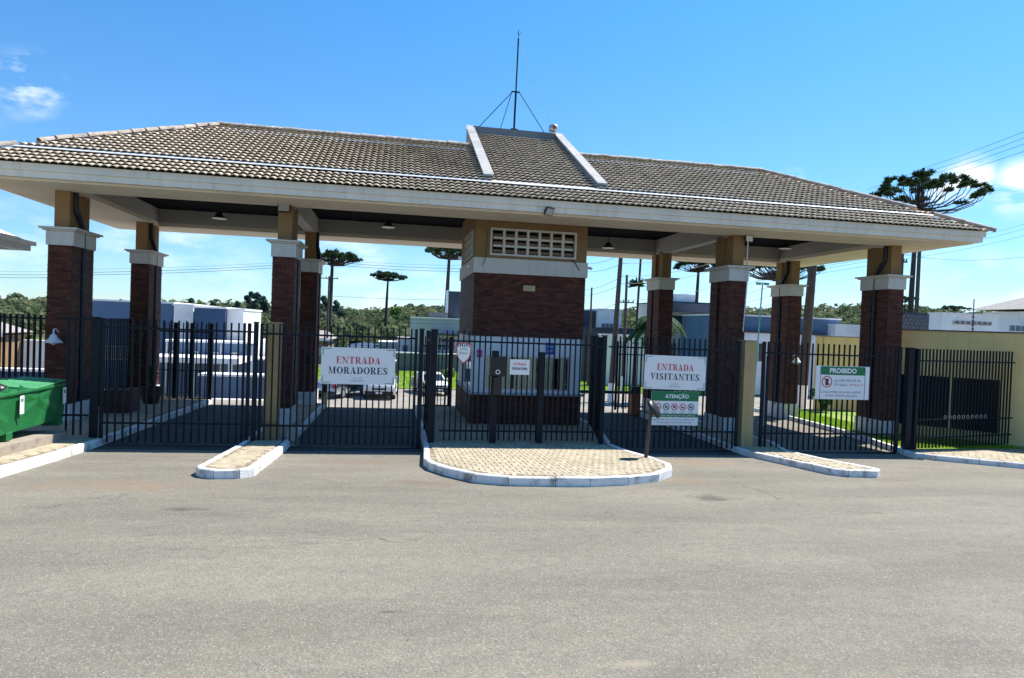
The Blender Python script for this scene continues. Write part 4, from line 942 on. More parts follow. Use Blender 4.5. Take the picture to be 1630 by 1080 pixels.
for k in range(5):
    cx = -.44+k*.215; mb = MB()
    for i in range(20):
        A, B = 2*PI*i/20, 2*PI*(i+1)/20
        mb.add([(cx+r*math.cos(q_), -.008, .035+r*math.sin(q_)) for r, q_ in ((.085, A), (.085, B), (.065, B), (.065, A))], [(3, 2, 1, 0)])
    mb.add([(cx-.055, -.0085, .085), (cx-.045, -.0085, .095), (cx+.055, -.0085, -.015), (cx+.045, -.0085, -.025)], [(0, 1, 2, 3)])
    mb.build('pictogram_ring', 'red' if k in (2, 3, 0) else 'ink', at_, local=True)
    MB().bx(cx-.035, cx+.035, -.0075, -.0055, .01, .04+.012*(k % 3)).build('pictogram', 'ink', at_, local=True)
    print_line(.15, .022, 'ink', at_, cx, -.008, -.08, 10+k); print_line(.11, .022, 'ink', at_, cx, -.008, -.115, 20+k)
pr = thing('prohibition_sign', 'white PROIBIDO sign with green header and no-filming symbol on the rightmost gate', 'sign', (GX(7.59), YG-.05, GZ(1.805)))
w_, h_ = 1.54, .86
MB().bevbox(-w_/2, w_/2, -.005, .005, -h_/2, h_/2, .002).build('panel', 'signwhite', pr, local=True)
MB().bx(-w_/2+.14, w_/2-.14, -.008, -.0051, h_/2-.23, h_/2-.012).build('header', 'signgreen', pr, local=True)
text('PROIBIDO', .17, 'signwhite', pr, (0, -.010, h_/2-.125), .001, bold=.006)
mb = MB(); cx = -.45
for i in range(24):
    A, B = 2*PI*i/24, 2*PI*(i+1)/24
    mb.add([(cx+r*math.cos(q_), -.009, .02+r*math.sin(q_)) for r, q_ in ((.15, A), (.15, B), (.125, B), (.125, A))], [(3, 2, 1, 0)])
mb.add([(cx-.1, -.0092, .105), (cx-.085, -.0092, .12), (cx+.1, -.0092, -.065), (cx+.085, -.0092, -.08)], [(0, 1, 2, 3)])
mb.build('symbol_ring', 'red', pr, local=True)
MB().prism([(0, 0)], 0, 0) if False else None
MB().bx(cx-.045, cx+.045, -.0085, -.0055, -.07, .1).build('symbol', 'ink', pr, local=True)
print_line(.82, .06, 'ink', pr, .17, -.008, .06, 31); print_line(.40, .06, 'ink', pr, -.04, -.008, -.05, 32); print_line(.40, .06, 'red', pr, .40, -.008, -.05, 33)
print_line(1.2, .05, 'ink', pr, 0, -.008, -.24, 34); print_line(.95, .05, 'ink', pr, 0, -.008, -.33, 35)
for sx in (-1, 1): MB().bx(sx*(w_/2-.13)-.006, sx*(w_/2-.13)+.006, -.0075, -.0052, -h_/2+.01, h_/2-.02).build('border_line', 'ink', pr, local=True)
cr = thing('crest_sign', 'pale shield-shaped security crest sign on the left of the booth fence', 'sign', (GX(-1.92), YG-.07, GZ(2.27)))
sh = [(-.17, .2), (-.12, .23), (-.06, .21), (0, .25), (.06, .21), (.12, .23), (.17, .2), (.165, -.02), (.12, -.14), (0, -.25), (-.12, -.14), (-.165, -.02)]
def shield(k, y0, y1, m, nm):
    n = len(sh); p = [(x*k, z*k) for x, z in sh][::-1]
    MB().add([(x, y0, z) for x, z in p]+[(x, y1, z) for x, z in p], [tuple(range(n-1, -1, -1)), tuple(range(n, 2*n))]+[(i, (i+1) % n, n+(i+1) % n, n+i) for i in range(n)]).build(nm, m, cr, local=True)
shield(1.0, -.004, .004, 'red', 'border'); shield(.9, -.007, -.0041, 'signwhite', 'panel')
for k in range(6): MB().bx(-.15+k*.052, -.125+k*.052, -.009, -.0071, .14, .2).build('check', 'ink', cr, local=True)
print_line(.2, .05, 'ink', cr, 0, -.0095, 0, 40); mb = MB()
for i in range(8): A, B = PI*.1+PI*.8*i/8, PI*.1+PI*.8*(i+1)/8; mb.add([(.09*math.cos(A), -.0085, .03+.08*math.sin(A)), (.09*math.cos(B), -.0085, .03+.08*math.sin(B)), (.075*math.cos(B), -.0085, .03+.06*math.sin(B)), (.075*math.cos(A), -.0085, .03+.06*math.sin(A))], [(3, 2, 1, 0)])
mb.build('emblem', 'leafprint', cr, local=True)
ps = thing('pedestrian_sign', 'small white ENTRADA PEDESTRES sign in the middle of the booth fence', 'sign', (GX(-.63), YG-.07, GZ(1.985)))
MB().bevbox(-.235, .235, -.005, .005, -.18, .18, .002).build('panel', 'signwhite', ps, local=True)
serif('ENTRADA', .30, .06, 'red', ps, 0, -.005, .07); text('PEDESTRES', .075, 'ink', ps, (0, -.008, -.04), .001, bold=.002)
bs = thing('blue_sign', 'small square blue access sign on the booth wall right of the window head', 'sign', (1.02, BY0-.0, 2.3))
MB().bx(-.14, .14, -.006, .015, -.17, .17).build('panel', 'blue', bs, local=True); print_line(.2, .05, 'signwhite', bs, 0, -.0075, .06, 41); print_line(.2, .05, 'signwhite', bs, 0, -.0075, -.06, 42)
pk = thing('pink_sign', 'small pink notice on the booth wall left of the window', 'sign', (-1.05, BY0, 2.1))
MB().bx(-.07, .07, -.006, .015, -.11, .11).build('panel', 'pink', pk, local=True); print_line(.1, .03, 'signwhite', pk, 0, -.0075, 0, 43)
pq = thing('plaque', 'small brass plaque high on the brick front of the booth', 'plaque', (.32, BY0-.012, 4.02))
MB().bevbox(-.17, .17, -.015, .01, -.08, .08, .004).build('plate', 'brass', pq, local=True)
for k in range(3): MB().bx(-.11, .11-.03*k, -.0165, -.0151, .03-.035*k, .038-.035*k).build('engraved_line', 'ink', pq, local=True)
if False: ns = thing('window_notice', 'white notice strip above the booth window', 'sign', (.35, BY0, 2.33))


# ---------------------------------------------------------------- lamps, cameras, antenna
def pendant(label, x, y, ztop, drop):
    g = thing('pendant_lamp', label, 'lamp', (x, y, ztop), 0, None)
    MB().cyl((0, 0, 0), (0, 0, -drop+.18), .012, n=6).build('stem', 'black', g, local=True)
    MB().lathe([(.03, .2), (.07, .18), (.1, .12), (.12, .1), (.12, .07), (.2, .03), (.215, 0), (.2, .004), (.1, .06), (0, .07)], (0, 0, -drop), 20).build('shade', 'black', g, local=True)
    MB().lathe([(.216, .005), (.224, -.004), (.205, -.014), (.16, -.002), (0, .0)], (0, 0, -drop), 20).build('rim', 'lampwhite', g, local=True)
    return g
for (u, v_, Y, lb) in ((349, 348, 4.2, 'bell-shaped pendant lamp in the leftmost bay of the canopy'), (618, 362, 4.2, 'bell-shaped pendant lamp in the residents bay left of the booth'), (968, 395, 4.2, 'bell-shaped pendant lamp with a loose cable right of the booth'), (1250, 396, 4.2, 'bell-shaped pendant lamp in the rightmost bay of the canopy')):
    p = at(u, v_, Y); pendant(lb, p[0], p[1], 6.378, 6.378-p[2])
def disc(label, u, v_, Y):
    p = at(u, v_, Y); g = thing('ceiling_lamp', label, 'lamp', (p[0], Y, 6.2))
    MB().lathe([(0, .06), (.2, .05), (.24, .02), (.24, 0), (.2, -.01), (0, -.015)], (0, 0, 0), 22).build('shade', 'lampwhite', g, local=True)
    MB().cyl((0, 0, .05), (0, 0, .178), .02, n=8).build('stem', 'black', g, local=True)
disc('flat round lamp under the dark deck of the leftmost bay', 297, 322, 1.6); disc('flat round lamp under the dark deck above the residents lane', 614, 357, 2.2); disc('flat round lamp under the dark deck right of the booth', 1032, 371, 1.6)
def flood(label, x, y, z, rz_=0, s=1.0, tilt=.5):
    g = thing('floodlight', label, 'floodlight', (x, y, z), rz_)
    o = MB().bevbox(-.14*s, .14*s, -.05, .0, -.11*s, .11*s, .01).build('housing', 'black', g, local=True); o.rotation_euler = (tilt, 0, 0)
    o2 = MB().bx(-.12*s, .12*s, -.053, -.0505, -.09*s, .09*s).build('lens', 'alu', g, local=True); o2.rotation_euler = (tilt, 0, 0)
    MB().bx(-.15*s, .15*s, .0, .02, -.02, .02).build('bracket', 'black', g, local=True); MB().bx(-.02, .02, .0, .1, -.02, .02).build('arm', 'black', g, local=True)
flood('floodlight on top of the stem of the second column from the left', -CA-.02, -.02, 5.72, 0, 1.1, -.25)
flood('floodlight on the stem of the column right of the visitors gate', CA+.25, -.02, 5.72, .1, .9, .1)
p = at(872, 337, -1.2); flood('tilted floodlight fixed to the white fascia above the booth', p[0], -1.27, p[2], .55, .95, .5)
def walllamp(label, x, y, z):
    g = thing('wall_lamp', label, 'lamp', (x, y, z))
    MB().tube([(0, .25, .18), (0, .1, .26), (0, 0, .24), (0, 0, .1)], .018, 8).build('arm', 'lampwhite', g, local=True)
    MB().lathe([(.03, .14), (.07, .1), (.09, .04), (.16, -.02), (.2, -.07), (.19, -.075), (.0, .02)], (0, 0, 0), 20).build('shade', 'lampwhite', g, local=True)
    MB().lathe([(0, -.02), (.08, -.04), (.09, -.09), (0, -.13)], (0, 0, 0), 14).build('globe', 'lampwhite', g, local=True)
p = at(85, 541, -.25); walllamp('white enamel wall lamp on the front left corner column', p[0], -.25, p[2])
p = at(1267, 575, 4.95); walllamp('white enamel wall lamp on the rear right corner column', p[0], 4.9, p[2])
def cctv(label, x, y, z, sx):
    g = thing('security_camera', label, 'camera', (x, y, z))
    MB().cyl((0, 0, 0), (sx*.12, 0, 0), .02, n=8).build('bracket', 'lampwhite', g, local=True)
    MB().cyl((sx*.12, .04, 0), (sx*.14, -.12, -.03), .04, n=12).build('body', 'lampwhite', g, local=True)
cctv('white security camera on the left corner of the booth band', BX0-.04, BY0+.2, 4.6, -1); cctv('white security camera on the right corner of the booth band', BX1+.04, BY0+.2, 4.72, 1)
p = at(523, 410, 5.1); cctv('white security camera on the cap of the second rear column', -CA+CW/2+.1, YR+.2, p[2], 1)
# conduit on F4
tag(MB().tube([(CA+.22, -.05, 5.7), (CA+.22, -.05, 4.95), (CA+.22, -.19, 4.9), (CA+.22, -.10, 4.4), (CA+.16, -.10, 3.0)], .018, 6).build('conduit', 'lampwhite'), 'white conduit running down the front of the column right of the visitors gate', 'conduit')
# antenna
an = thing('antenna', 'tall thin lightning mast on the raised centre roof', 'mast', (.43, RY1+.1, rz(RY1+.3)+.15))
hz = at(827, 48, RY1+.1)[2]-an.location.z; mz = at(824, 147, RY1+.1)[2]-an.location.z
MB().cyl((0, 0, 0), (.02, 0, mz), .035, n=8).build('lower_tube', 'iron', an, local=True); MB().cyl((.02, 0, mz), (.04, 0, hz-.3), .026, n=8).build('upper_tube', 'iron', an, local=True)
tip = MB(); tip.cyl((.04, 0, hz-.3), (.04, 0, hz), .008, n=5); 
for a in (0, 2.1, 4.2): tip.cyl((.04, 0, hz-.22), (.04+.1*math.cos(a), .1*math.sin(a), hz-.06), .006, n=5)
tip.build('spike', 'iron', an, local=True)
MB().bx(-.14, .16, -.02, .02, mz-.02, mz+.02).build('spreader', 'iron', an, local=True)
for sx in (-1.25, 1.1): MB().cyl((.02+.12*(1 if sx > 0 else -1), 0, mz), (sx, 0, 0), .014, n=5).build('stay', 'iron', an, local=True)
MB().cyl((-.12, 0, mz), (-.5, 1.0, -.3), .012, n=5).build('stay', 'iron', an, local=True)
MB().bevbox(-.12, .12, -.06, .06, 0, .05, .005).build('base_plate', 'iron', an, local=True)
MB().cyl((.05, 0, hz-.4), (1.28, -.25, .28), .008, n=5).build('guy_wire', 'alu', an, local=True)
bl_ = thing('beacon', 'small round beacon lamp on the right parapet of the raised roof', 'beacon', (X1-.15, RY1-.1, rz(RY1)+.26))
MB().cyl((0, 0, -.03), (0, 0, .08), .03, n=8).build('stem', 'alu', bl_, local=True)
MB().lathe([(.05, .06), (.16, .08), (.175, .14), (.16, .26), (.12, .30), (0, .31)], (0, 0, 0), 18).build('globe', 'alu', bl_, local=True)
MB().bx(-.06, .06, -.18, -.165, .12, .24).build('lens', 'orangebox', bl_, local=True)

# mirror on a leaning pole in front of the visitors gate
mx_, my_ = G(1028, 729, .15); gm0 = gz(mx_, my_)+.15
mp_ = thing('mirror_pole', 'leaning dark pole with a round black-backed mirror at the right tip of the booth island', 'mirror', (mx_, my_, gm0))
hm = at(1035, 640, my_)[2]-gm0
MB().cyl((0, 0, 0), (.085, 0, hm), .04, .035, n=10).build('pole', 'wood', mp_, local=True)
dd = MB().lathe([(0, .02), (.1, .018), (.18, .0), (.215, -.04), (.22, -.07), (.2, -.075), (0, -.03)], (0, 0, 0), 24).build('mirror_shell', 'black', mp_, local=True)
dd.location = (.17, -.02, hm-.12); dd.rotation_euler = (PI/2*.55, .6, .5)
md = MB().lathe([(0, -.012), (.12, -.022), (.195, -.055)], (0, 0, 0), 24).build('mirror_glass', 'terracotta', mp_, local=True); md.location = dd.location; md.rotation_euler = dd.rotation_euler
lid = MB().cyl((0, 0, 0), (0, 0, .012), .2, n=14).build('manhole_shard', 'black'); x_, y_ = G(1000, 731, .16); lid.location = (x_, y_, gz(x_, y_)+.158); lid.scale = (.9, .35, 1); tag(lid, 'dark flat rubber scrap lying on the booth island pavers', 'scrap')

# ---------------------------------------------------------------- green dumpster
dx, dy0, dy1 = -10.3, -7.9, -2.45; dz = gz(-11, -4.5)+.37
db = thing('dumpster', 'long green metal dumpster on the raised step at the left edge', 'dumpster', (dx, dy1, dz))
H_ = .84; LW = dy1-dy0
sh_ = MB()
sh_.hexa([(-1.35, -LW, .1), (0, -LW, .1), (0, 0, .1), (-1.35, 0, .1), (-1.5, -LW, H_), (.03, -LW, H_), (.03, 0, H_), (-1.5, 0, H_)])
sh_.build('body', 'greenbin', db, local=True)
def rib(y0, z0, y1, z1, nm='rib'):
    s = Vector((0, y1-y0, z1-z0)).normalized()*1; pr_ = Vector((0, -s.z, s.y))*.11
    a = Vector((0, y0, z0)); b = Vector((0, y1, z1)); off = lambda p: p+Vector((.03*(p.z-.1)/(H_-.1)+.004, 0, 0))
    MB().add([off(a-pr_), off(b-pr_), off(b+pr_), off(a+pr_), off(a)+Vector((.014, 0, 0)), off(b)+Vector((.014, 0, 0))], [(0, 1, 5, 4), (4, 5, 2, 3), (0, 4, 3), (1, 2, 5)]).build(nm, 'greenbin', db, local=True)
for y0 in (-.35, -2.1, -3.85):
    rib(y0, .3, y0-.72, .62); rib(y0-1.45, .3, y0-.74, .62, 'rib'); rib(y0, .86, y0-.7, .6); rib(y0-1.45, .86, y0-.76, .6)
MB().bevbox(-.02, .07, -LW, .02, H_-.05, H_+.01, .008).build('rim', 'greenbin', db, local=True)
MB().bevbox(-1.53, -1.42, -LW, .02, H_-.05, H_+.03, .008).build('rim', 'greenbin', db, local=True)
for y in (-.1, -1.95, -3.9): MB().bevbox(-.3, .02, y-.18, y+.02, -.03, .12, .01).build('foot', 'greenbin', db, local=True)
for y in (-.14, -1.75): 
    o = MB().bx(.075, .079, y-.07, y+.07, H_-.42, H_-.08).build('sticker', 'signwhite', db, local=True)
    MB().bx(.0795, .081, y-.045, y+.045, H_-.2, H_-.13).build('sticker_mark', 'leafprint', db, local=True)
def lidm(y0, y1, ang, sx, nm='lid'):
    o = MB().bevbox(0, .68, 0, y1-y0, 0, .03, .008).build(nm, 'greenlid', db, local=True)
    for k in range(3): MB().bevbox(.08, .62, .12+k*(y1-y0-.2)/3, .2+k*(y1-y0-.2)/3, .031, .05, .008).build('lid_rib', 'greenlid', o, local=True)
    o.location = (-1.5 if sx > 0 else .04, y0 if sx > 0 else y1, H_+.03); o.rotation_euler = (0, ang, 0 if sx > 0 else PI); return o
for (y0, y1) in ((-1.3, -.02), (-2.6, -1.35), (-3.9, -2.65), (-5.2, -3.95)): lidm(y0, y1, -.03-.02*(y0+3)**2*.3, 1)
o = MB().bevbox(-.78, .06, -1.3, -.03, 0, .03, .008).build('lid', 'greenlid', db, local=True); o.location = (0, 0, H_+.05); o.rotation_euler = (.05, .06, 0)
MB().bx(-1.4, -.02, -LW+.05, -.05, H_-.35, H_-.33).build('contents', 'bag', db, local=True)
for k in range(4):
    V_ = []; mb = MB(); c_ = (-.40-.22*(k % 2), -1.75-.5*k, H_-.01+random.uniform(-.03, .03)); r_ = .24
    prof = [(0, -r_), (r_*.7, -r_*.7), (r_, 0), (r_*.75, r_*.6), (r_*.3, r_*.85), (.04, r_*1.0), (.06, r_*1.15), (0, r_*1.16)]
    mb.lathe(prof, (0, 0, 0), 14); mb.v = [(x*(1+.25*random.uniform(-1, 1))+c_[0], y*(1+.25*random.uniform(-1, 1))+c_[1], z*.8+c_[2]) for x, y, z in mb.v]
    b_ = mb.build('rubbish_bag', 'bag', None, local=True); b_.location = (dx, dy1, dz)
    tag(b_, ['black rubbish bag nearest the lowered lid of the green dumpster', 'second black rubbish bag in the open dumpster, behind the first', 'third black rubbish bag towards the left of the dumpster', 'black rubbish bag at the left frame edge in the dumpster'][k], 'rubbish bag', 'rubbish bags in the dumpster')

# ---------------------------------------------------------------- plants near the columns
def leafball(V, F, c, r, n, s, flat_=1.0, up_=0):
    d = rng.normal(size=(n, 3)); d /= np.linalg.norm(d, axis=1)[:, None]
    rad = r*np.cbrt(rng.uniform(.35, 1, n))[:, None]; p = np.array(c)+d*rad*np.array([1, 1, flat_])
    t1 = np.cross(d, rng.normal(size=(n, 3))); t1 /= np.linalg.norm(t1, axis=1)[:, None]; t2 = np.cross(d, t1)+.5*rng.normal(size=(n, 3)); t2 /= np.linalg.norm(t2, axis=1)[:, None]
    sz = s*rng.uniform(.6, 1.3, n)[:, None]; k = sum(len(a) for a in V)
    q = np.stack([p-t1*sz*.55, p-t2*sz*.3+d*sz*.12, p+t1*sz*.55, p+t2*sz*.45], 1).reshape(-1, 3); V.append(q)
    F.append(np.arange(4*n).reshape(n, 4)+k)
def tree(name, label, x, y, h, cr_, m='bush', cz=.65, nb=14, leaf=.35, n=130, trunk=.12, group=None, flat_=.8, cat='tree', tall=1.0):
    g = thing(name, label, cat, (x, y, gz(x, y)-.02), 0, group)
    mb = MB().tube([(0, 0, 0), (.03*h*.1, 0, h*.3), (0, .02*h, h*cz)], [trunk, trunk*.8, trunk*.45], 7)
    V, F = [], []
    for k in range(nb):
        a = rng.uniform(0, 2*PI); rr = cr_*math.sqrt(rng.uniform(0, 1))*.75; z = h*cz+(h*(1-cz)*tall)*rng.uniform(-.75, .75)*(1-.5*rr/cr_)
        c = (rr*math.cos(a), rr*math.sin(a), z)
        mb.tube([(0, 0, h*cz*.6), (c[0]*.5, c[1]*.5, (h*cz*.6+z)/2), c], [trunk*.4, trunk*.25, trunk*.1], 4)
        leafball(V, F, c, cr_*rng.uniform(.28, .5), n, leaf, flat_)
    mb.build('trunk', 'trunk', g, local=True); npmesh('crown', np.concatenate(V), np.concatenate(F), m, g)
    return g
# potted dracaena and planter box on the left pavement
def potted(label, x, y, hp, m='terracotta'):
    g = thing('potted_plant', label, 'potted plant', (x, y, gz(x, y)+.16))
    MB().lathe([(.0, 0), (.2, 0), (.28, .25), (.3, .45), (.33, .47), (.33, .52), (.28, .52), (.26, .42), (0, .42)], (0, 0, 0), 16).build('pot', m, g, local=True)
    MB().tube([(0, 0, .4), (.03, .02, hp*.5), (0, 0, hp*.8)], .03, 6).build('stem', 'trunk', g, local=True)
    mb = MB()
    for k in range(60):
        a = rng.uniform(0, 2*PI); z = hp*rng.uniform(.35, .85); l_ = rng.uniform(.3, .5); el = rng.uniform(.2, 1.1); c_, s_ = math.cos(a), math.sin(a); w_ = .025
        p1 = (c_*l_*.5*math.cos(el), s_*l_*.5*math.cos(el), z+l_*.5*math.sin(el)); p2 = (c_*l_, s_*l_, z+l_*math.sin(el)*.6)
        mb.add([(0, 0, z), (p1[0]-s_*w_, p1[1]+c_*w_, p1[2]), p2, (p1[0]+s_*w_, p1[1]-c_*w_, p1[2])], [(0, 1, 2, 3)])
    mb.build('foliage', 'palm', g, local=True)
potted('potted dracaena on the left pavement between the two corner columns', -11.05, 3.2, 2.3)
potted('low potted plant beside the plinth of the rear left column', -10.9, 4.5, 1.3)
hb = thing('hanging_planter', 'small hanging clay planter on the front of the rear left column', 'planter', (-11.5, 5.0, 2.2))
MB().lathe([(0, -.2), (.1, -.18), (.16, 0), (.17, .04), (0, .03)], (0, 0, 0), 14).build('pot', 'terracotta', hb, local=True); MB().tube([(0, 0, 0), (0, .1, .35)], .008, 4).build('hanger', 'wire', hb, local=True)
V, F = [], []; leafball(V, F, (0, 0, .1), .2, 60, .09); npmesh('foliage', np.concatenate(V), np.concatenate(F), 'bush', hb)
pb = thing('planter_box', 'dark low planter box on the left pavement behind the leftmost gate', 'planter', (-10.9, 2.2, gz(-11, 2.2)+.16))
MB().bevbox(-.35, .35, -.35, .35, 0, .62, .02).build('box', 'terracotta', pb, local=True); MB().bx(-.3, .3, -.3, .3, .621, .63).build('soil', 'soil', pb, local=True)

# ---------------------------------------------------------------- yellow enclosure, yellow wall
A_ = Vector((14.75, -1.85)); B_ = Vector((12.15, .82)); dv = (A_-B_).normalized(); nv = Vector((-dv.y, dv.x)); A_ += dv*3.5; Le = (A_-B_).length
zt_ = 3.25; zg = gz(13, 0)
en = thing('yellow_enclosure', 'yellow rendered enclosure with two dark slatted doors on the far right', 'enclosure', (B_.x, B_.y, zg), math.atan2(dv.y, dv.x))
# openings along local x
ops = [(.18, 1.60), (1.68, 2.84)]
b = MB(); zo0, zo1 = .42, 2.0
b.bx(-.25, .18, 0, .2, 0, zt_-zg); b.bx(1.60, 1.68, 0, .2, zo0, zo1); b.bx(2.84, Le, 0, .2, 0, zt_-zg); b.bx(.18, 2.84, 0, .2, zo1, zt_-zg); b.bx(.18, 2.84, 0, .2, 0, zo0)
b.bx(-.25, -.05, .2, 2.6, 0, zt_-zg); b.bx(-.049, Le, 2.4, 2.6, 0, zt_-zg)
b.build('wall', 'yellow', en, local=True)
MB().bx(-.05, Le, .2, 2.4, 2.6, 2.7).build('roof_slab', 'concrete', en, local=True)
MB().bevbox(-.3, Le, -.04, .25, zt_-zg+.001, zt_-zg+.04, .005).build('coping', 'slate', en, local=True)
for (a, c_) in ops:
    dr = MB().bx(a+.01, c_-.01, .1, .12, zo0+.01, zo1-.01).build('door', 'iron', en, local=True)
    n = int((c_-a)/.075)
    for k in range(n): MB().bevbox(a+.02+k*.075, a+.07+k*.075, .07, .098, zo0+.02, zo1-.02, .004).build('slat', 'iron', dr, local=True)
# perimeter wall further back with pilasters
pA, pB = at(1302, 536, 9), at(1470, 535, 9)
yw = thing('yellow_wall', 'yellow perimeter wall with pilasters behind the rightmost lane', 'wall', (pA[0], 9, gz(pA[0], 9)))
hw_ = pA[2]-gz(pA[0], 9); Lw = 14
MB().bx(0, Lw, 0, .15, -.3, hw_).build('wall', 'yellow', yw, local=True); MB().bx(-.02, Lw, -.03, .18, hw_+.001, hw_+.05).build('coping', 'concrete', yw, local=True)
for k in range(5): MB().bx(.28+k*2.6, .5+k*2.6, -.06, -.001, -.3, hw_-.01).build('pilaster', 'yellow', yw, local=True)

# ---------------------------------------------------------------- buildings behind
def bld(label, u0_, v0_, u1_, v1_, Y, depth, m, extra=None, cat='house', name='house', group=None):
    p, q = at(u0_, v0_, Y), at(u1_, v0_, Y); zt = (p[2]+q[2])/2; zg_ = gz((p[0]+q[0])/2, Y)-.3
    g = thing(name, label, cat, (p[0], Y, zg_), 0, group); w_, h_ = q[0]-p[0], zt-zg_
    MB().bx(0, w_, 0, depth, 0, h_).build('wall', m, g, local=True); MB().bx(-.08, w_+.08, -.08, depth+.08, h_+.001, h_+.12).build('parapet', 'white' if extra != 'dark' else 'slate', g, local=True)
    g['w'] = w_; g['h'] = h_; del g['w']; del g['h']
    return g, w_, h_
def win(g, x0, x1, z0, z1, m='skyglass', frame='alu', y=0, bars=1):
    f = MB(); t = .05
    f.bx(x0, x1, y-.05, y-.002, z0, z0+t); f.bx(x0, x1, y-.05, y-.002, z1-t, z1); f.bx(x0, x0+t, y-.05, y-.002, z0+t, z1-t); f.bx(x1-t, x1, y-.05, y-.002, z0+t, z1-t)
    for k in range(bars): xx = x0+(k+1)*(x1-x0)/(bars+1); f.bx(xx-t/2, xx+t/2, y-.05, y-.002, z0+t, z1-t)
    fo = f.build('window', frame, g, local=True); MB().bx(x0+t, x1-t, y-.03, y-.003, z0+t, z1-t).build('pane', m, fo, local=True)
# left modern house: blue-grey volumes and white faces
yb = 27
g, w_, h_ = bld('long blue-grey modern house left of the leftmost gate view, low flat block', 120, 481, 276, 600, yb+4, 8, 'bluewall')
win(g, w_*.3, w_*.7, h_*.35, h_*.5)
p = at(276, 486, yb+4); q = at(308, 486, yb+4)
g, w_, h_ = bld('white stair tower between the blue-grey block and the dark blue cube', 277, 487, 308, 600, yb+3.5, 7, 'white'); win(g, w_*.3, w_*.7, h_*.3, h_*.45)
g, w_, h_ = bld('dark blue cube-shaped upper storey of a modern house', 309, 491, 359, 600, yb+2.5, 6, 'darkblue'); win(g, w_*.1, w_*.9, h_*.5, h_*.62, 'glassdark')
g, w_, h_ = bld('pale rendered wing right of the dark blue cube', 360, 494, 388, 600, yb+3, 6, 'white', None)
g, w_, h_ = bld('long low blue-grey front block with a white carport roof', 262, 546, 396, 600, yb, 2.2, 'bluewall')
for k_ in range(4): win(g, w_*(.06+.24*k_), w_*(.16+.24*k_), h_*.62, h_*.84, 'glassdark' if k_ % 2 else 'skyglass')
MB().bx(w_*.42, w_*.50, -.06, -.002, h_*.05, h_*.5).build('door', 'slate', g, local=True)
for k_ in range(3): MB().cyl((w_*(.03+.32*k_), -.06, .1), (w_*(.03+.32*k_), -.06, h_), .05, n=8).build('downpipe', 'alu', g, local=True)
p = at(250, 574, yb-3.5); q = at(396, 576, yb-3.5)
zc_ = p[2]; MB().bx(-.6, q[0]-p[0]+.2, -3.6, -.01, zc_-g.location.z-.1, zc_-g.location.z+.22).build('carport_roof', 'white', g, local=True)
for k in range(4): MB().bx(.4+k*2.1, .6+k*2.1, -3.4, -3.2, 0, zc_-g.location.z-.101).build('carport_post', 'white', g, local=True)
g, w_, h_ = bld('low blue garden wall house front beside the leftmost lane', 318, 600, 432, 640, 20, 1.2, 'bluewall', cat='garden wall', name='garden_wall')
g, w_, h_ = bld('low white kerb wall behind the leftmost lane', 318, 642, 416, 649, 8.2, .3, 'white', cat='low wall', name='low_wall')
g, w_, h_ = bld('white boxy building seen left of the cream post', 396, 546, 440, 620, 36, 8, 'white'); win(g, .6, w_-.6, h_*.5, h_*.7)
g, w_, h_ = bld('grey-blue low building behind the white boxy one', 402, 574, 470, 620, 33, 3, 'darkblue')
# far-left houses behind the fence
def gable(label, u0_, u1_, ve, vr, Y, depth, mw_, mr_='claytile', name='house', hip=True, ov=.5):
    p, q = at(u0_, ve, Y), at(u1_, ve, Y); zr = at((u0_+u1_)/2, vr, Y+depth/2)[2]; zg_ = gz((p[0]+q[0])/2, Y)-.3
    g = thing(name, label, 'house', (p[0], Y, zg_)); w_ = q[0]-p[0]; h_ = p[2]-zg_; hr = zr-zg_
    MB().bx(0, w_, 0, depth, 0, h_).build('wall', mw_, g, local=True)
    k = min(depth/2+ov, w_/2) if hip else -ov*0
    MB().add([(-ov, -ov, h_+.15), (w_+ov, -ov, h_+.15), (w_+ov, depth+ov, h_+.15), (-ov, depth+ov, h_+.15), (k-ov, depth/2, hr), (w_+ov-k, depth/2, hr)], [(0, 1, 5, 4), (1, 2, 5), (2, 3, 4, 5), (3, 0, 4), (3, 2, 1, 0)]).build('roof', mr_, g, local=True)
    MB().bx(-ov-.02, w_+ov+.02, -ov-.08, -ov, h_-.08, h_+.16).build('fascia', 'white', g, local=True)
    return g, w_, h_
g, w_, h_ = gable('white-gabled orange house at the left edge behind the fence', -90, 2, 531, 508, 24, 2.5, 'orange', ov=.35); win(g, w_*.5, w_*.8, h_*.4, h_*.7)
g, w_, h_ = bld('long pale low wall behind the left fence', 18, 546, 150, 600, 26, .4, 'white', cat='wall', name='boundary_wall')
g, w_, h_ = bld('blue-shadowed lower garden wall behind the dumpster', -40, 592, 140, 612, 14, .4, 'darkblue', cat='wall', name='boundary_wall')
r_ = ray(49, 399); t_ = (4.6-CAM[2])/r_[2]; hp = CAM+r_*t_
g = thing('house', 'neighbouring tiled house whose broad white eave enters at the left edge', 'house', (hp[0]-6.9, hp[1]-9, gz(-15, hp[1]-5)))
hh = 4.6-g.location.z
MB().bx(0, 5.8, .5, 8, 0, hh+.1).build('wall', 'white', g, local=True)
MB().add([(-1, -.5, hh+.26), (6.86, -.5, hh+.26), (6.86, 8.96, hh+.26), (-1, 8.96, hh+.26), (3, 3.2, hh+2.2), (3, 5.2, hh+2.2)], [(0, 1, 4), (1, 2, 5, 4), (2, 3, 5), (3, 0, 4, 5), (3, 2, 1, 0)]).build('roof', 'tile', g, local=True)
MB().bx(6.6, 6.9, -.55, 9, hh-.02, hh+.14).bx(6.75, 7.0, -.6, 9.1, hh+.141, hh+.255).bx(-1, 6.6, 8.7, 9, hh-.02, hh+.14).build('eave', 'white', g, local=True)
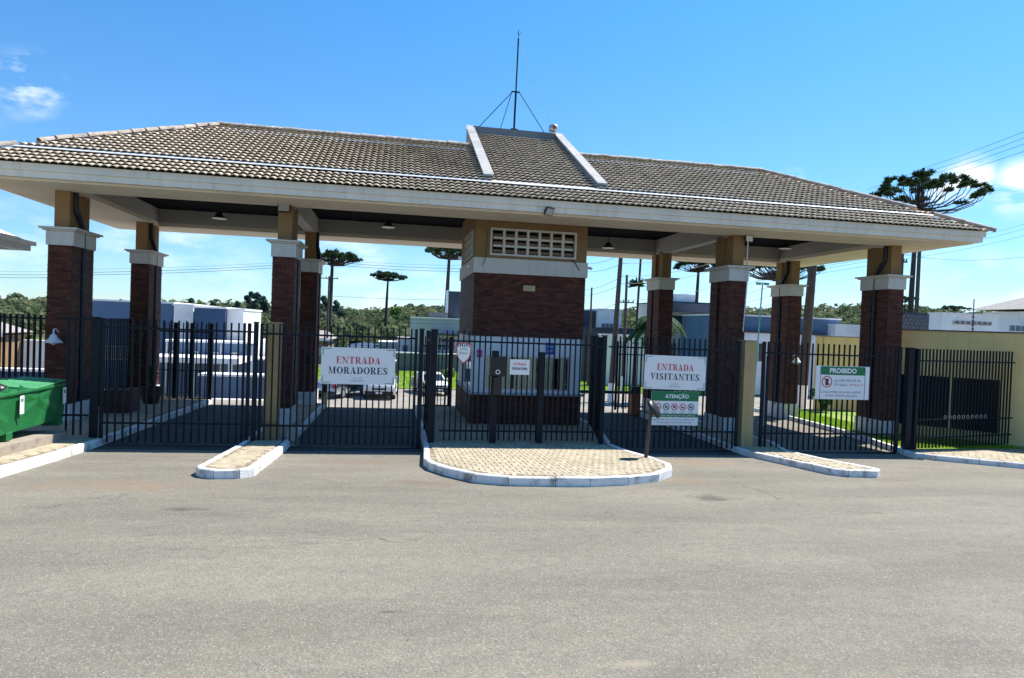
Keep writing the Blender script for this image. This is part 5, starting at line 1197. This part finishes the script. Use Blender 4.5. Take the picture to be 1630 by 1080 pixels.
MB().bx(-.9, 6.6, -.5, 8.7, hh+.01, hh+.03).build('eave_soffit', 'fascia', g, local=True)
# centre houses beyond the lawn
g, w_, h_ = bld('grey-green boxy house with a terrace left of the booth', 657, 509, 800, 600, 54, 10, 'greywall')
win(g, w_*.28, w_*.48, h_*.42, h_*.66, 'skyglass', 'alu', bars=3); win(g, w_*.28, w_*.48, h_*.08, h_*.34, 'glassdark', bars=2)
MB().bx(w_*.2, w_*.5, -1.6, -.01, h_*.70, h_*.74).build('balcony_roof', 'slate', g, local=True)
pz = at(722, 464, 56)[2]-g.location.z; px = at(717, 464, 56)[0]-g.location.x; px2 = at(728, 464, 56)[0]-g.location.x
MB().bx(px-.2, px2+.4, 2, 4, h_+.13, pz).build('roof_tower', 'slate', g, local=True); MB().bx(px-.35, px-.21, 1.9, 4, h_+.13, pz+.1).build('roof_tower_frame', 'white', g, local=True)
x_a, x_b = at(684, 498, 56)[0]-g.location.x, at(712, 498, 56)[0]-g.location.x; MB().bx(x_a, x_b, 1, 3, h_+.13, at(700, 498, 56)[2]-g.location.z).build('roof_tank_screen', 'block', g, local=True)
g, w_, h_ = bld('dark hedge-grey boundary wall beyond the lawn', 560, 563, 735, 590, 52, .5, 'block', cat='wall', name='boundary_wall')
g, w_, h_ = gable('small brown-walled house with a grey roof left of the residents sign', 490, 522, 541, 526, 60, 8, 'brownwall'); win(g, w_*.4, w_*.7, h_*.45, h_*.7, frame='white')
g, w_, h_ = gable('low blue-roofed house behind the residents sign', 560, 600, 553, 546, 66, 8, 'bluewall', 'darkblue'); win(g, w_*.3, w_*.6, h_*.45, h_*.75)
g, w_, h_ = bld('small grey house with a dark window near the residents gate top', 603, 546, 634, 590, 64, 6, 'greywall'); win(g, w_*.15, w_*.35, h_*.5, h_*.85, 'glassdark')
g, w_, h_ = bld('pale cube house with an orange base left of the grey-green house', 634, 540, 657, 590, 62, 6, 'white'); win(g, w_*.3, w_*.7, h_*.5, h_*.8)
# right of the booth
g, w_, h_ = bld('dark slate house immediately right of the booth', 925, 497, 955, 640, 48, 8, 'slate', 'dark'); win(g, w_*.2, w_*.8, h_*.55, h_*.7)
g, w_, h_ = bld('white-framed house with a large blue window right of the booth', 954, 494, 990, 640, 47, 8, 'white'); win(g, w_*.1, w_*.65, h_*.52, h_*.82, 'skyglass', 'white', bars=2)
g, w_, h_ = bld('dark flat block below the blue window right of the booth', 930, 524, 1010, 600, 44, 2.5, 'slate', 'dark')
g, w_, h_ = bld('cream boundary wall behind the wooden utility pole', 955, 535, 1040, 590, 40, .3, 'white', cat='wall', name='boundary_wall')
g, w_, h_ = bld('modern house with a dark flat roof band between the right columns', 1062, 483, 1130, 640, 42, 8, 'greywall', 'dark')
win(g, w_*.1, w_*.35, h_*.1, h_*.4, 'skyglass', bars=2); MB().bx(w_*.45, w_*.62, -.06, -.002, .3, h_*.42).build('door', 'brownwall', g, local=True)
MB().bx(-1, w_+.4, -.8, -.01, h_-.9, h_-.1).build('roof_band', 'slate', g, local=True); MB().bx(.1, w_*.62, -.06, -.002, h_-2.3, h_-1.25).build('dark_window', 'glassdark', g, local=True)
MB().bx(w_*.4, w_+.6, -2.0, -.01, h_-3.3, h_-2.7).build('porch_roof', 'brownwall', g, local=True); MB().bx(w_*.72, w_*.76, -1.9, -1.7, 0, h_-3.31).build('porch_post', 'brownwall', g, local=True)
MB().bx(w_*.30, w_*.75, 1, 3, h_+.13, h_+.9).build('water_tank', 'white', g, local=True)
g, w_, h_ = bld('long blue and white low house with a dark band behind the right columns', 1150, 506, 1338, 640, 34, 8, 'bluewall')
MB().bx(-.02, w_*.84, -.5, -.01, h_*.80, h_*.835).build('dark_band', 'slate', g, local=True)
MB().bx(-.02, w_+.02, -.3, -.011, 0, h_*.799).build('lower_wall', 'white', g, local=True)
for k in (.62, .68): MB().bx(w_*k, w_*k+.3, -.36, -.301, h_*.83+.2, h_*.83+.5).build('wall_light', 'black', g, local=True) if False else None
for k_ in range(5): win(g, w_*(.05+.19*k_), w_*(.15+.19*k_), h_*.45, h_*.68, 'glassdark', y=-.3)
g, w_, h_ = bld('white low annex right of the long blue and white house', 1330, 519, 1372, 640, 33, 5, 'white')
g, w_, h_ = bld('dark concrete block wall behind the right corner column', 1418, 501, 1503, 620, 30, .4, 'block', 'dark', cat='wall', name='block_wall')
xs_ = w_/14; 
for r_ in range(6):
    for c_ in range(14):
        x0 = c_*xs_+(xs_/2 if r_ % 2 else 0)
        if x0+xs_ > w_: continue
        MB().bevbox(x0+.02, x0+xs_-.02, -.05, -.001, h_-.30*(r_+1)+.02, h_-.30*r_-.02, .01).build('block', 'block', g, local=True)
g, w_, h_ = gable('white house with a tiled hip roof and brown fascia at the right edge', 1636, 1900, 496, 480, 26, 4.0, 'white', 'claytile', ov=.8)
MB().bx(-.82, w_+.8, -.9, -.885, h_-.1, h_+.14).build('brown_board', 'fasciabrown', g, local=True)
win(g, at(1606, 520, 26)[0]-g.location.x, at(1634, 520, 26)[0]-g.location.x, at(1606, 528, 26)[2]-g.location.z, at(1606, 517, 26)[2]-g.location.z, bars=2)
g, w_, h_ = bld('white garden wing with a pierced brick frieze at the right', 1500, 502, 1590, 620, 24.5, 1.2, 'white')
fz = at(1545, 515, 24.5)[2]-g.location.z; xa, xb = at(1516, 515, 24.5)[0]-g.location.x, at(1578, 515, 24.5)[0]-g.location.x
for k in range(14): MB().bx(xa+k*(xb-xa)/14+.02, xa+(k+1)*(xb-xa)/14-.03, -.06, -.001, fz-.12+.03*(k % 2), fz+.14).build('frieze_block', 'brownwall' if k % 2 else 'greywall', g, local=True)

# ---------------------------------------------------------------- cars and street things
def car(name, label, x, y, rz_, L_, Wd, Hh, m, van=False):
    g = thing(name, label, 'van' if van else 'car', (x, y, gz(x, y)+.004), rz_)
    # side profile, x along the length (front = -x), z up
    if van: P = [(0, .35), (0, .85), (.12, 1.05), (.75, 1.22), (1.35, Hh*.86), (1.75, Hh*.98), (L_*.6, Hh), (L_-.15, Hh*.97), (L_, Hh*.8), (L_, .35)]; gl = [(.85, 1.3), (1.40, Hh*.84), (1.75, Hh*.9), (2.6, Hh*.9), (2.6, 1.3)]
    else: P = [(0, .32), (0, .62), (.1, .78), (1.05, .95), (1.75, Hh*.95), (2.2, Hh), (3.1, Hh*.98), (3.75, Hh*.72), (L_-.05, Hh*.66), (L_, .5), (L_, .32)]; gl = [(1.2, .98), (1.8, Hh*.93), (2.25, Hh*.955), (3.05, Hh*.94), (3.6, Hh*.70), (3.4, .95)]
    n = len(P); hw = Wd/2; st = []
    for s, k in ((-1, .0), (-.96, .0), (-.7, 0), (.7, 0), (.96, 0), (1, 0)):
        row = []
        for (px_, pz_) in P:
            tum = 1-.16*max(0, (pz_-.9)/(Hh-.9)); xx = px_; zz = pz_
            if abs(s) == 1: xx = L_/2+(px_-L_/2)*.965; zz = .36+(pz_-.36)*.95
            if abs(s) == .7: pass
            if abs(s) < .8 and (px_ < .2): xx = px_-.08
            row.append((xx, s*hw*tum, zz))
        st.append(row)
    vs = [p_ for r in st for p_ in r]; fs = []
    for j in range(5):
        for i in range(n): i2 = (i+1) % n; fs.append((j*n+i, j*n+i2, (j+1)*n+i2, (j+1)*n+i))
    fs += [tuple(range(n)), tuple(range(5*n+n-1, 5*n-1, -1))]
    vs = [(y_, x_-L_/2, z_) for x_, y_, z_ in vs]      # front faces -y
    MB().add(vs, [f[::-1] for f in fs], True).build('body', m, g, local=True)
    tumb = lambda z_: hw*(1-.16*max(0, (z_-.9)/(Hh-.9)))
    for s in (-1, 1):
        w2 = MB().add([(s*(tumb(z_)*1.0+.004), px_-L_/2, z_) for px_, z_ in gl], [tuple(range(len(gl))) if s > 0 else tuple(range(len(gl)))[::-1]]).build('side_window', 'glassdark', g, local=True)
        for wx in (.78, L_-.82):
            wh = MB().cyl((s*(hw-.2), wx-L_/2, .32), (s*(hw+.012), wx-L_/2, .32), .32, n=18).build('wheel', 'tyre', g, local=True)
            MB().cyl((s*(hw+.013), wx-L_/2, .32), (s*(hw+.02), wx-L_/2, .32), .2, n=12).build('rim', 'alu', wh, local=True)
        MB().bevbox(s*(hw+.1)-.1, s*(hw+.1)+.1, 1.35-L_/2, 1.45-L_/2, 1.0, 1.15 if not van else 1.45, .02).build('mirror', m, g, local=True)
        MB().bevbox(s*hw*.68-.2, s*hw*.68+.2, -L_/2-.1, -L_/2+.02, .62, .78, .02).build('headlight', 'head', g, local=True)
        MB().bevbox(s*hw*.8-.12, s*hw*.8+.12, L_/2-.04, L_/2+.015, .7, .95 if not van else 1.4, .02).build('tail_light', 'tail', g, local=True)
    a, b = (P[3], P[4]); k0, k1 = .06, .94
    q = [(a[0]+(b[0]-a[0])*k, a[1]+(b[1]-a[1])*k) for k in (k0, k1)]
    MB().add([(-tumb(q[0][1])*.86, q[0][0]-L_/2-.012, q[0][1]+.012), (tumb(q[0][1])*.86, q[0][0]-L_/2-.012, q[0][1]+.012), (tumb(q[1][1])*.84, q[1][0]-L_/2-.012, q[1][1]+.012), (-tumb(q[1][1])*.84, q[1][0]-L_/2-.012, q[1][1]+.012)], [(0, 1, 2, 3)]).build('windscreen', 'glassdark', g, local=True)
    if not van:
        a, b = P[6], P[7]; q = [(a[0]+(b[0]-a[0])*k, a[1]+(b[1]-a[1])*k) for k in (.1, .95)]
        MB().add([(-tumb(z_)*.84, x_-L_/2+.012, z_+.012) for x_, z_ in q]+[(tumb(z_)*.84, x_-L_/2+.012, z_+.012) for x_, z_ in q[::-1]], [(0, 1, 2, 3)]).build('rear_window', 'glassdark', g, local=True)
    MB().bevbox(-hw*.9, hw*.9, -L_/2-.12, -L_/2+.02, .3, .56, .03).build('bumper', 'black', g, local=True)
    MB().bevbox(-hw*.45, hw*.45, -L_/2-.1, -L_/2+.02, .64, .76, .01).build('radiator_grille', 'black', g, local=True)
    MB().bx(-.2, .2, -L_/2-.128, -L_/2-.121, .40, .51).build('number_plate', 'signwhite', g, local=True)
    MB().bx(-.2, .2, L_/2+.001, L_/2+.01, .55, .66).build('number_plate', 'signwhite', g, local=True)
    MB().bevbox(-hw*.9, hw*.9, L_/2-.05, L_/2+.03, .3, .5, .03).build('rear_bumper', 'black', g, local=True)
    return g
cx_, cy_ = G(606, 636.5); car('parked_van', 'white van facing the residents gate, half hidden by its sign', cx_, cy_+2.2, -.05, 4.9, 2.0, 2.45, 'carwhite', True)
cx_, cy_ = G(541, 636); car('parked_car', 'silver hatchback seen from behind, left of the white van', cx_, cy_+2.0, PI-.5, 4.2, 1.76, 1.52, 'carsilver')
cx_, cy_ = G(690, 632); car('parked_car', 'white car glimpsed behind the dark posts left of the booth', cx_-.1, cy_+2.4, .25, 4.2, 1.76, 1.5, 'carwhite')
x_, y_ = G(516, 650); bp_ = thing('bollard', 'slim cream bollard with a black reader at the end of the residents lane', 'bollard', (x_, y_, gz(x_, y_)))
MB().bevbox(-.09, .09, -.09, .09, 0, 1.1, .01).build('shaft', 'yellow', bp_, local=True); MB().bevbox(-.08, .08, -.13, -.091, .55, .8, .01).build('reader', 'black', bp_, local=True)
x_, y_ = G(1010, 657, .1); bb = thing('barrier_box', 'rusty orange boom barrier box by the rear of the visitors lane', 'barrier', (4.75, 5.2, gz(4.8, 5.2)))
p = at(1010, 618, 5.2); bb.location = (p[0], 5.2, gz(p[0], 5.2)); hb_ = p[2]-bb.location.z
MB().bevbox(-.15, .15, -.15, .15, 0, hb_, .02).build('cabinet', 'orangebox', bb, local=True); MB().bevbox(-.17, .17, -.17, .17, hb_-.2, hb_+.06, .02).build('hood', 'black', bb, local=True)
MB().bevbox(-3.0, -.16, -.03, .03, hb_-.22, hb_-.12, .005).build('boom', 'black', bb, local=True)
x_, y_ = G(1252, 660, .1)
for lab, u_r, v_r in (('white reflective post with a yellow foot behind the rightmost gate', 1216, 655),):
    p = at(u_r, v_r, 1.0); g = thing('marker_post', lab, 'post', (p[0], 1.0, gz(p[0], 1)+.1)); MB().cyl((0, 0, 0), (.03, 0, 2.3), .03, n=8).build('shaft', 'lampwhite', g, local=True); MB().cyl((0, 0, 0), (0, 0, .15), .07, .04, n=8).build('foot', 'polemetal', g, local=True)

# ---------------------------------------------------------------- utility poles and wires
def upole(label, u, vt, Y, r, m='wood', arms=True, base_white=True, armz=.5, h=None, armw=1.2, lean=0):
    p = at(u, vt, Y); zg_ = gz(p[0], Y); h = p[2]-zg_ if h is None else h
    g = thing('utility_pole', label, 'pole', (p[0], Y, zg_))
    MB().cyl((lean, 0, 0), (0, 0, h), r*1.2, r*.75, n=10).build('shaft', m, g, local=True)
    if base_white: MB().cyl((lean, 0, -.02), (lean*.9, 0, 1.3), r*1.24, r*1.2, n=10).build('painted_base', 'white', g, local=True)
    if arms:
        MB().bx(-armw, armw, -.06, .06, h-armz-.1, h-armz).build('crossarm', 'wood', g, local=True)
        for k in (-.9, -.3, .35, .9): MB().lathe([(.03, 0), (.06, .04), (.03, .08), (.06, .12), (0, .18)], (k*armw, 0, h-armz), 8).build('insulator', 'black', g, local=True)
    return g
upole('thick dark utility pole with a white base right of the booth', 989, 395, 27, .19, arms=False, h=10.5, lean=-.35)
upole('thin utility pole just right of the thick one behind the visitors lane', 998, 438, 34, .13, arms=True, armz=2.2, armw=.7)
upole('slender pole left of the thick one, close to the booth', 942, 458, 38, .10, arms=False, base_white=False)
upole('thick dark utility pole behind the rear right corner column', 1297, 400, 12.5, .23, arms=False, h=9.2, lean=-.4)
upole('tall utility pole behind the big araucaria at the right', 1470, 268, 44, .2, arms=True, armz=.5, armw=.9, base_white=False)
upole('short utility pole with brackets right of the right corner column', 1437, 402, 22, .12, arms=True, armz=.6, armw=.35, base_white=False)
upole('dark utility pole left of the distant araucaria behind the left bays', 524, 440, 60, .12, arms=True, armz=.2, armw=1.0, base_white=False)
gp = at(1214, 450, 18); g = thing('lamp_post', 'thin green lamp post behind the rightmost gate', 'lamp post', (gp[0]-.3, 18, gz(gp[0], 18)))
MB().cyl((0, 0, 0), (.3, 0, gp[2]-g.location.z), .05, .04, n=8).build('shaft', 'polemetal', g, local=True)
for s in (-1, 1): MB().bevbox(.3+s*.25-.12, .3+s*.25+.12, -.1, .1, gp[2]-g.location.z-.15, gp[2]-g.location.z, .01).build('lamp_head', 'polemetal', g, local=True)
MB().bx(.05, .55, -.02, .02, gp[2]-g.location.z-.04, gp[2]-g.location.z+.0).build('bracket', 'polemetal', g, local=True)
g = thing('razor_mast', 'small black electric-fence mast above the yellow enclosure', 'mast', (at(1548, 528, 2.0)[0], 2.0, 3.1)); zt2 = at(1548, 476, 2.0)[2]
MB().cyl((0, 0, 0), (0, 0, zt2-3.1), .02, n=6).build('shaft', 'black', g, local=True)
for k in range(6): MB().bx(-.04, .04, -.02, .02, .15+k*.14, .19+k*.14).build('insulator', 'black', g, local=True)
def wires(label, pts, r=.016, sag=.3, group='overhead wires'):
    P = []
    for (p, q) in zip(pts[:-1], pts[1:]):
        for i in range(13):
            t = i/12; P.append((p[0]*(1-t)+q[0]*t, p[1]*(1-t)+q[1]*t, p[2]*(1-t)+q[2]*t-4*sag*t*(1-t)))
    tag(MB().tube(P, r, 4).build('power_line', 'wire'), label, 'wire', group)
for k, (va, vb) in enumerate(((206, 268), (216, 276), (226, 282), (238, 290))):
    wires(['topmost', 'second', 'third', 'lowest'][k]+' of the four power lines crossing the sky at the upper right', [at(1640, va, 26), at(1470, vb, 44), at(1380, vb+34, 56)], .017, .1)
for k, (va, vb) in enumerate(((354, 402), (362, 406), (373, 413))):
    wires(['upper', 'middle', 'lower'][k]+' of the three slack wires right of the roof corner', [at(1640, va, 24), at(1437, vb, 22.1), at(1200, vb+35, 34)], .012, .15)
wires('sagging spacer cable right of the roof corner with black clamps', [at(1640, 408, 40), at(1440, 406, 45)], .02, .5)
for k, (a_1, b_1, c_1) in enumerate(((436, 433, 417), (441, 437, 421), (431, 428, 413))):
    wires(['middle', 'lowest', 'topmost'][k]+' of the left distribution wires seen through the bays', [at(-20, a_1, 66), at(140, b_1+1, 64), at(524, c_1, 60), at(760, a_1-8, 58)], .026 if k < 2 else .014, .2)
for k, vv in enumerate((470, 502, 508, 546)):
    wires(['upper', 'second', 'third', 'lowest'][k]+' low street wire crossing behind the residents gate', [at(440, vv-4, 50), at(760, vv+8, 50)], .018, .2)
for k, (va, vb) in enumerate(((462, 440), (470, 452), (500, 478), (420, 405), (432, 420))):
    wires(['short rising', 'parallel short', 'low slack', 'high thin', 'second high'][k]+' wire between booth and thick pole', [at(925, va, 38), at(990, vb, 27), at(1130, vb-20, 30)], .014, .25)
for k in range(5):
    wires(['first', 'second', 'third', 'fourth', 'fifth'][k]+' wire from below of the fan seen right of the visitors column', [at(1170, 500-k*14, 30), at(1300, 462-k*15, 20)], .012, .1)

# ---------------------------------------------------------------- trees
def araucaria(label, u, vtop, ucl, ucr, vbot, Y, trunk_r, n=30, tuft=.55, seed=0, ubase=None, flatness=.25, vlow=None):
    r_ = np.random.default_rng(seed)
    pt = at(u, vtop, Y); zg_ = gz(pt[0], Y); h = pt[2]-zg_; R_ = (at(ucr, vtop, Y)[0]-at(ucl, vtop, Y)[0])/2; hb2 = at(u, vbot, Y)[2]-zg_
    g = thing('araucaria', label, 'tree', (pt[0], Y, zg_)); xo = (at(ucr, vtop, Y)[0]+at(ucl, vtop, Y)[0])/2-pt[0]
    mb = MB().tube([(-.05*h*.3, 0, 0), (-.01*h, 0, h*.5), (0, 0, h-.3)], [trunk_r*1.15, trunk_r*.9, trunk_r*.5], 10)
    V, F = [], []
    crownh = h-hb2
    for k in range(n):
        a = 2*PI*k*.618+r_.uniform(-.3, .3); f = math.sqrt((k+.6)/n); rr = R_*f*r_.uniform(.85, 1.0)
        ztip = hb2+crownh*(.55+.45*(1-f**2)+r_.uniform(-.16, .16)); z0 = min(h-.5, hb2+crownh*(.02+.5*(1-f)))
        c = (xo*f+rr*math.cos(a), rr*math.sin(a), ztip-.1)
        m1 = (c[0]*.55, c[1]*.55, z0+(ztip-z0)*.12); m2 = (c[0]*.88, c[1]*.88, z0+(ztip-z0)*.5)
        mb.tube([(0, 0, z0), m1, m2, c], [trunk_r*.32, trunk_r*.22, trunk_r*.14, trunk_r*.08], 5)
        for _ in range(3 if rr > R_*.3 else 2):
            cc = (c[0]+r_.normal(0, tuft*.45), c[1]+r_.normal(0, tuft*.45), c[2]+r_.normal(0, tuft*.2)); needle(V, F, cc, tuft*r_.uniform(.7, 1.1), 90, r_)
    mb.build('trunk', 'trunk', g, local=True); npmesh('crown', np.concatenate(V), np.concatenate(F), 'needles', g)
    return g
def needle(V, F, c, s, n, r_):
    d = r_.normal(size=(n, 3)); d[:, 2] = np.abs(d[:, 2])*.8-.25; d /= np.linalg.norm(d, axis=1)[:, None]
    t = np.cross(d, r_.normal(size=(n, 3))); t /= np.linalg.norm(t, axis=1)[:, None]; w_ = s*.09
    p0 = np.array(c)+d*s*.1; p1 = np.array(c)+d*(s*r_.uniform(.6, 1, n))[:, None]
    k = sum(len(a) for a in V); V.append(np.stack([p0-t*w_, p0+t*w_, p1+t*w_*.7, p1-t*w_*.7], 1).reshape(-1, 3)); F.append(np.arange(4*n).reshape(n, 4)+k)
araucaria('umbrella-shaped araucaria with a dark trunk, right of the second column pair', 530, 402, 508, 573, 424, 72, .32, 34, .55, 1)
araucaria('small flat-topped araucaria in the middle of the residents bay', 618, 436, 590, 647, 448, 108, .3, 30, .6, 2)
araucaria('araucaria with spreading crown just left of the booth', 716, 392, 678, 752, 414, 62, .3, 36, .5, 3)
araucaria('araucaria seen between the visitors column and its rear column', 1113, 412, 1076, 1150, 434, 62, .28, 34, .5, 4)
araucaria('araucaria crown behind the rear right corner column', 1240, 412, 1182, 1300, 448, 46, .28, 60, .5, 5)
araucaria('big araucaria with upswept branches rising over the right end of the roof', 1463, 284, 1390, 1556, 345, 42, .28, 46, .56, 6)
araucaria('tiny distant araucaria on the ridge left of the right-edge house', 1441, 475, 1426, 1456, 482, 170, .25, 18, .7, 7)
araucaria('tiny distant flat araucaria on the ridge near the right edge', 1519, 488, 1503, 1537, 496, 170, .25, 18, .7, 8)
# far thin trunk with a small tuft
p = at(1021, 395, 36); g = thing('palm_tree', 'tall thin palm trunk with a small tuft left of the visitors rear column', 'tree', (p[0]-.25, 36, gz(p[0], 36)))
MB().tube([(0, 0, 0), (.05, 0, 4), (.25, 0, p[2]-g.location.z)], [.14, .11, .1], 8).build('trunk', 'trunk', g, local=True)
V, F = [], []; pt = at(1014, 455, 36); needle(V, F, (pt[0]-g.location.x, 0, pt[2]-g.location.z), .9, 90, rng); npmesh('crown', np.concatenate(V), np.concatenate(F), 'needles', g)
def palm(label, u, v_, Y, R_, h=None, nf=18):
    p = at(u, v_, Y); g = thing('palm_tree', label, 'tree', (p[0], Y, gz(p[0], Y))); h = p[2]-g.location.z
    MB().tube([(0, 0, 0), (.05, 0, h*.5), (0, 0, h)], [.2, .15, .13], 8).build('trunk', 'trunk', g, local=True)
    mb = MB()
    for k in range(nf):
        a = 2*PI*k/nf+rng.uniform(-.15, .15); el = rng.uniform(.15, 1.1); pts = []
        for i in range(9):
            t = i/8; rr = R_*t*math.cos(el*.6); z = h+R_*(math.sin(el)*t*.9-.95*t*t); pts.append(Vector((rr*math.cos(a), rr*math.sin(a), z)))
        sd_ = Vector((-math.sin(a), math.cos(a), 0))
        for i in range(1, 9):
            for s in (-1, 1):
                for j in range(2):
                    b0 = pts[i-1].lerp(pts[i], j*.5); l_ = R_*.32*(1-abs(i/8-.45)); tip_ = b0+sd_*s*l_*.8+(pts[i]-pts[i-1]).normalized()*l_*.5-Vector((0, 0, l_*.35)); w_ = (pts[i]-pts[i-1])*.45
                    mb.add([b0-w_, b0+w_, tip_], [(0, 1, 2)])
        mb.tube(pts, .02, 4)
    mb.build('fronds', 'palm', g, local=True)
palm('feathery palm with drooping fronds behind the visitors rear column', 1045, 512, 26, 2.3, nf=30)
# eucalyptus clumps and single trees near the ridge
k = 0
EU = [(506, 458, 9), (520, 457, 11), (535, 466, 10), (548, 478, 9), (558, 490, 8), (398, 450, 8), (410, 452, 9), (422, 458, 8), (376, 462, 6), (340, 468, 6), (305, 464, 6), (512, 470, 9)]
names_ = ['tallest dark eucalyptus left of the umbrella-shaped araucaria trunk', 'dark eucalyptus directly behind the umbrella-shaped araucaria trunk', 'dark eucalyptus right of the umbrella-shaped araucaria trunk', 'sloping eucalyptus at the right end of the dark clump', 'lowest eucalyptus at the right foot of the dark clump', 'leftmost of three eucalyptus left of the second column', 'middle of three eucalyptus left of the second column', 'rightmost eucalyptus hard against the second column', 'small lone tree on the ridge above the white boxy building', 'small lone tree on the ridge above the dark blue cube', 'small lone tree on the ridge above the white stair tower', 'broad eucalyptus low in the dark clump']
for (u, vt, w_px), nm in zip(EU, names_):
    Y = 150+rng.uniform(-8, 8); p = at(u, vt, Y); zg_ = gz(p[0], Y); h = p[2]-zg_; R_ = w_px*165/1054*1.1
    tree('eucalyptus', nm, p[0], Y, h, R_*.8, 'euca', .5, 22, .8, 80, .25, tall=1.0, flat_=1.3)
p = at(629, 480, 140); tree('round_tree', 'round light green tree on the ridge right of the small araucaria', p[0], 140, p[2]-gz(p[0], 140), 2.4, 'lightleaf', .6, 12, .6, 80, .2)
for (u, vt, nm) in ((655, 480, 'bluish tree on the ridge at the left of the grey-green house'), (672, 482, 'bluish tree on the ridge above the screen of the grey-green house'), (690, 484, 'bluish broad tree on the ridge near the roof tower'), (1205, 492, 'small tree behind the green lamp post'), (706, 483, 'bluish tree on the ridge beside the araucaria trunk left of the booth')):
    p = at(u, vt, 190); tree('ridge_tree', nm, p[0], 190, p[2]-gz(p[0], 190), 2.6, 'euca', .6, 12, .9, 70, .2)
x_, y_ = G(707, 612); tree('young_tree', 'young light green tree on the lawn seen left of the booth', x_, y_, at(707, 583, y_)[2]-gz(x_, y_), .85, 'lightleaf', .6, 14, .2, 110, .05)
x_, y_ = G(1330, 655, .1); tree('shrub', 'dark green shrub on the verge in front of the yellow wall', 14.6, 7.6, 1.3, .5, 'bush', .5, 10, .14, 110, .04, cat='shrub')
tree('shrub', 'tall narrow shrub right of the booth behind its side fence', 2.55, 7.2, 2.6, .5, 'bush', .45, 16, .14, 150, .05, cat='shrub', tall=1.4)
tree('shrub', 'leafy shrub by the street just right of the booth rear', 3.6, 27, 2.4, 1.0, 'bush', .5, 14, .25, 110, .06, cat='shrub')
# forest on the hills: one mass nobody could count
V, F = [], []
cnt = 0
for _ in range(2600):
    Y = 92+136*rng.uniform(0, 1)**.8; X = CAM[0]+(Y-CAM[1])*math.tan(YAW+rng.uniform(-.86, .80)); z = gz(X, Y); h = rng.uniform(3.2, 6.5)*(.75+.5*sm(90, 200, Y)); R_ = h*rng.uniform(.36, .55)
    v_est = None
    leafball(V, F, (X, Y, z+h-R_*.8), R_, 84, R_*.40, .85); leafball(V, F, (X+rng.normal(0, R_*.5), Y, z+h*.35), R_*.9, 24, R_*.6, .8)
npmesh('forest', np.concatenate(V), np.concatenate(F), 'forest', kind='stuff', label='bushy green forest covering the hills behind the houses')
hm_ = bpy.data.materials.new('haze'); hm_.use_nodes = True; ht_ = hm_.node_tree; ht_.nodes.clear()
pv_ = N(ht_, 'ShaderNodeVolumePrincipled'); pv_.inputs['Density'].default_value = HAZE; pv_.inputs['Color'].default_value = (.78, .87, 1, 1); pv_.inputs['Anisotropy'].default_value = .2
om_ = N(ht_, 'ShaderNodeOutputMaterial'); ht_.links.new(pv_.outputs[0], om_.inputs['Volume']); MAT['haze'] = hm_
if HAZE: MB().bx(-1100, 1100, -320, 1600, -6, 45).build('haze', 'haze', kind='stuff')
print('objects', len(bpy.data.objects), 'tris', sum(sum(len(p_.vertices)-2 for p_ in m_.polygons) for m_ in bpy.data.meshes))
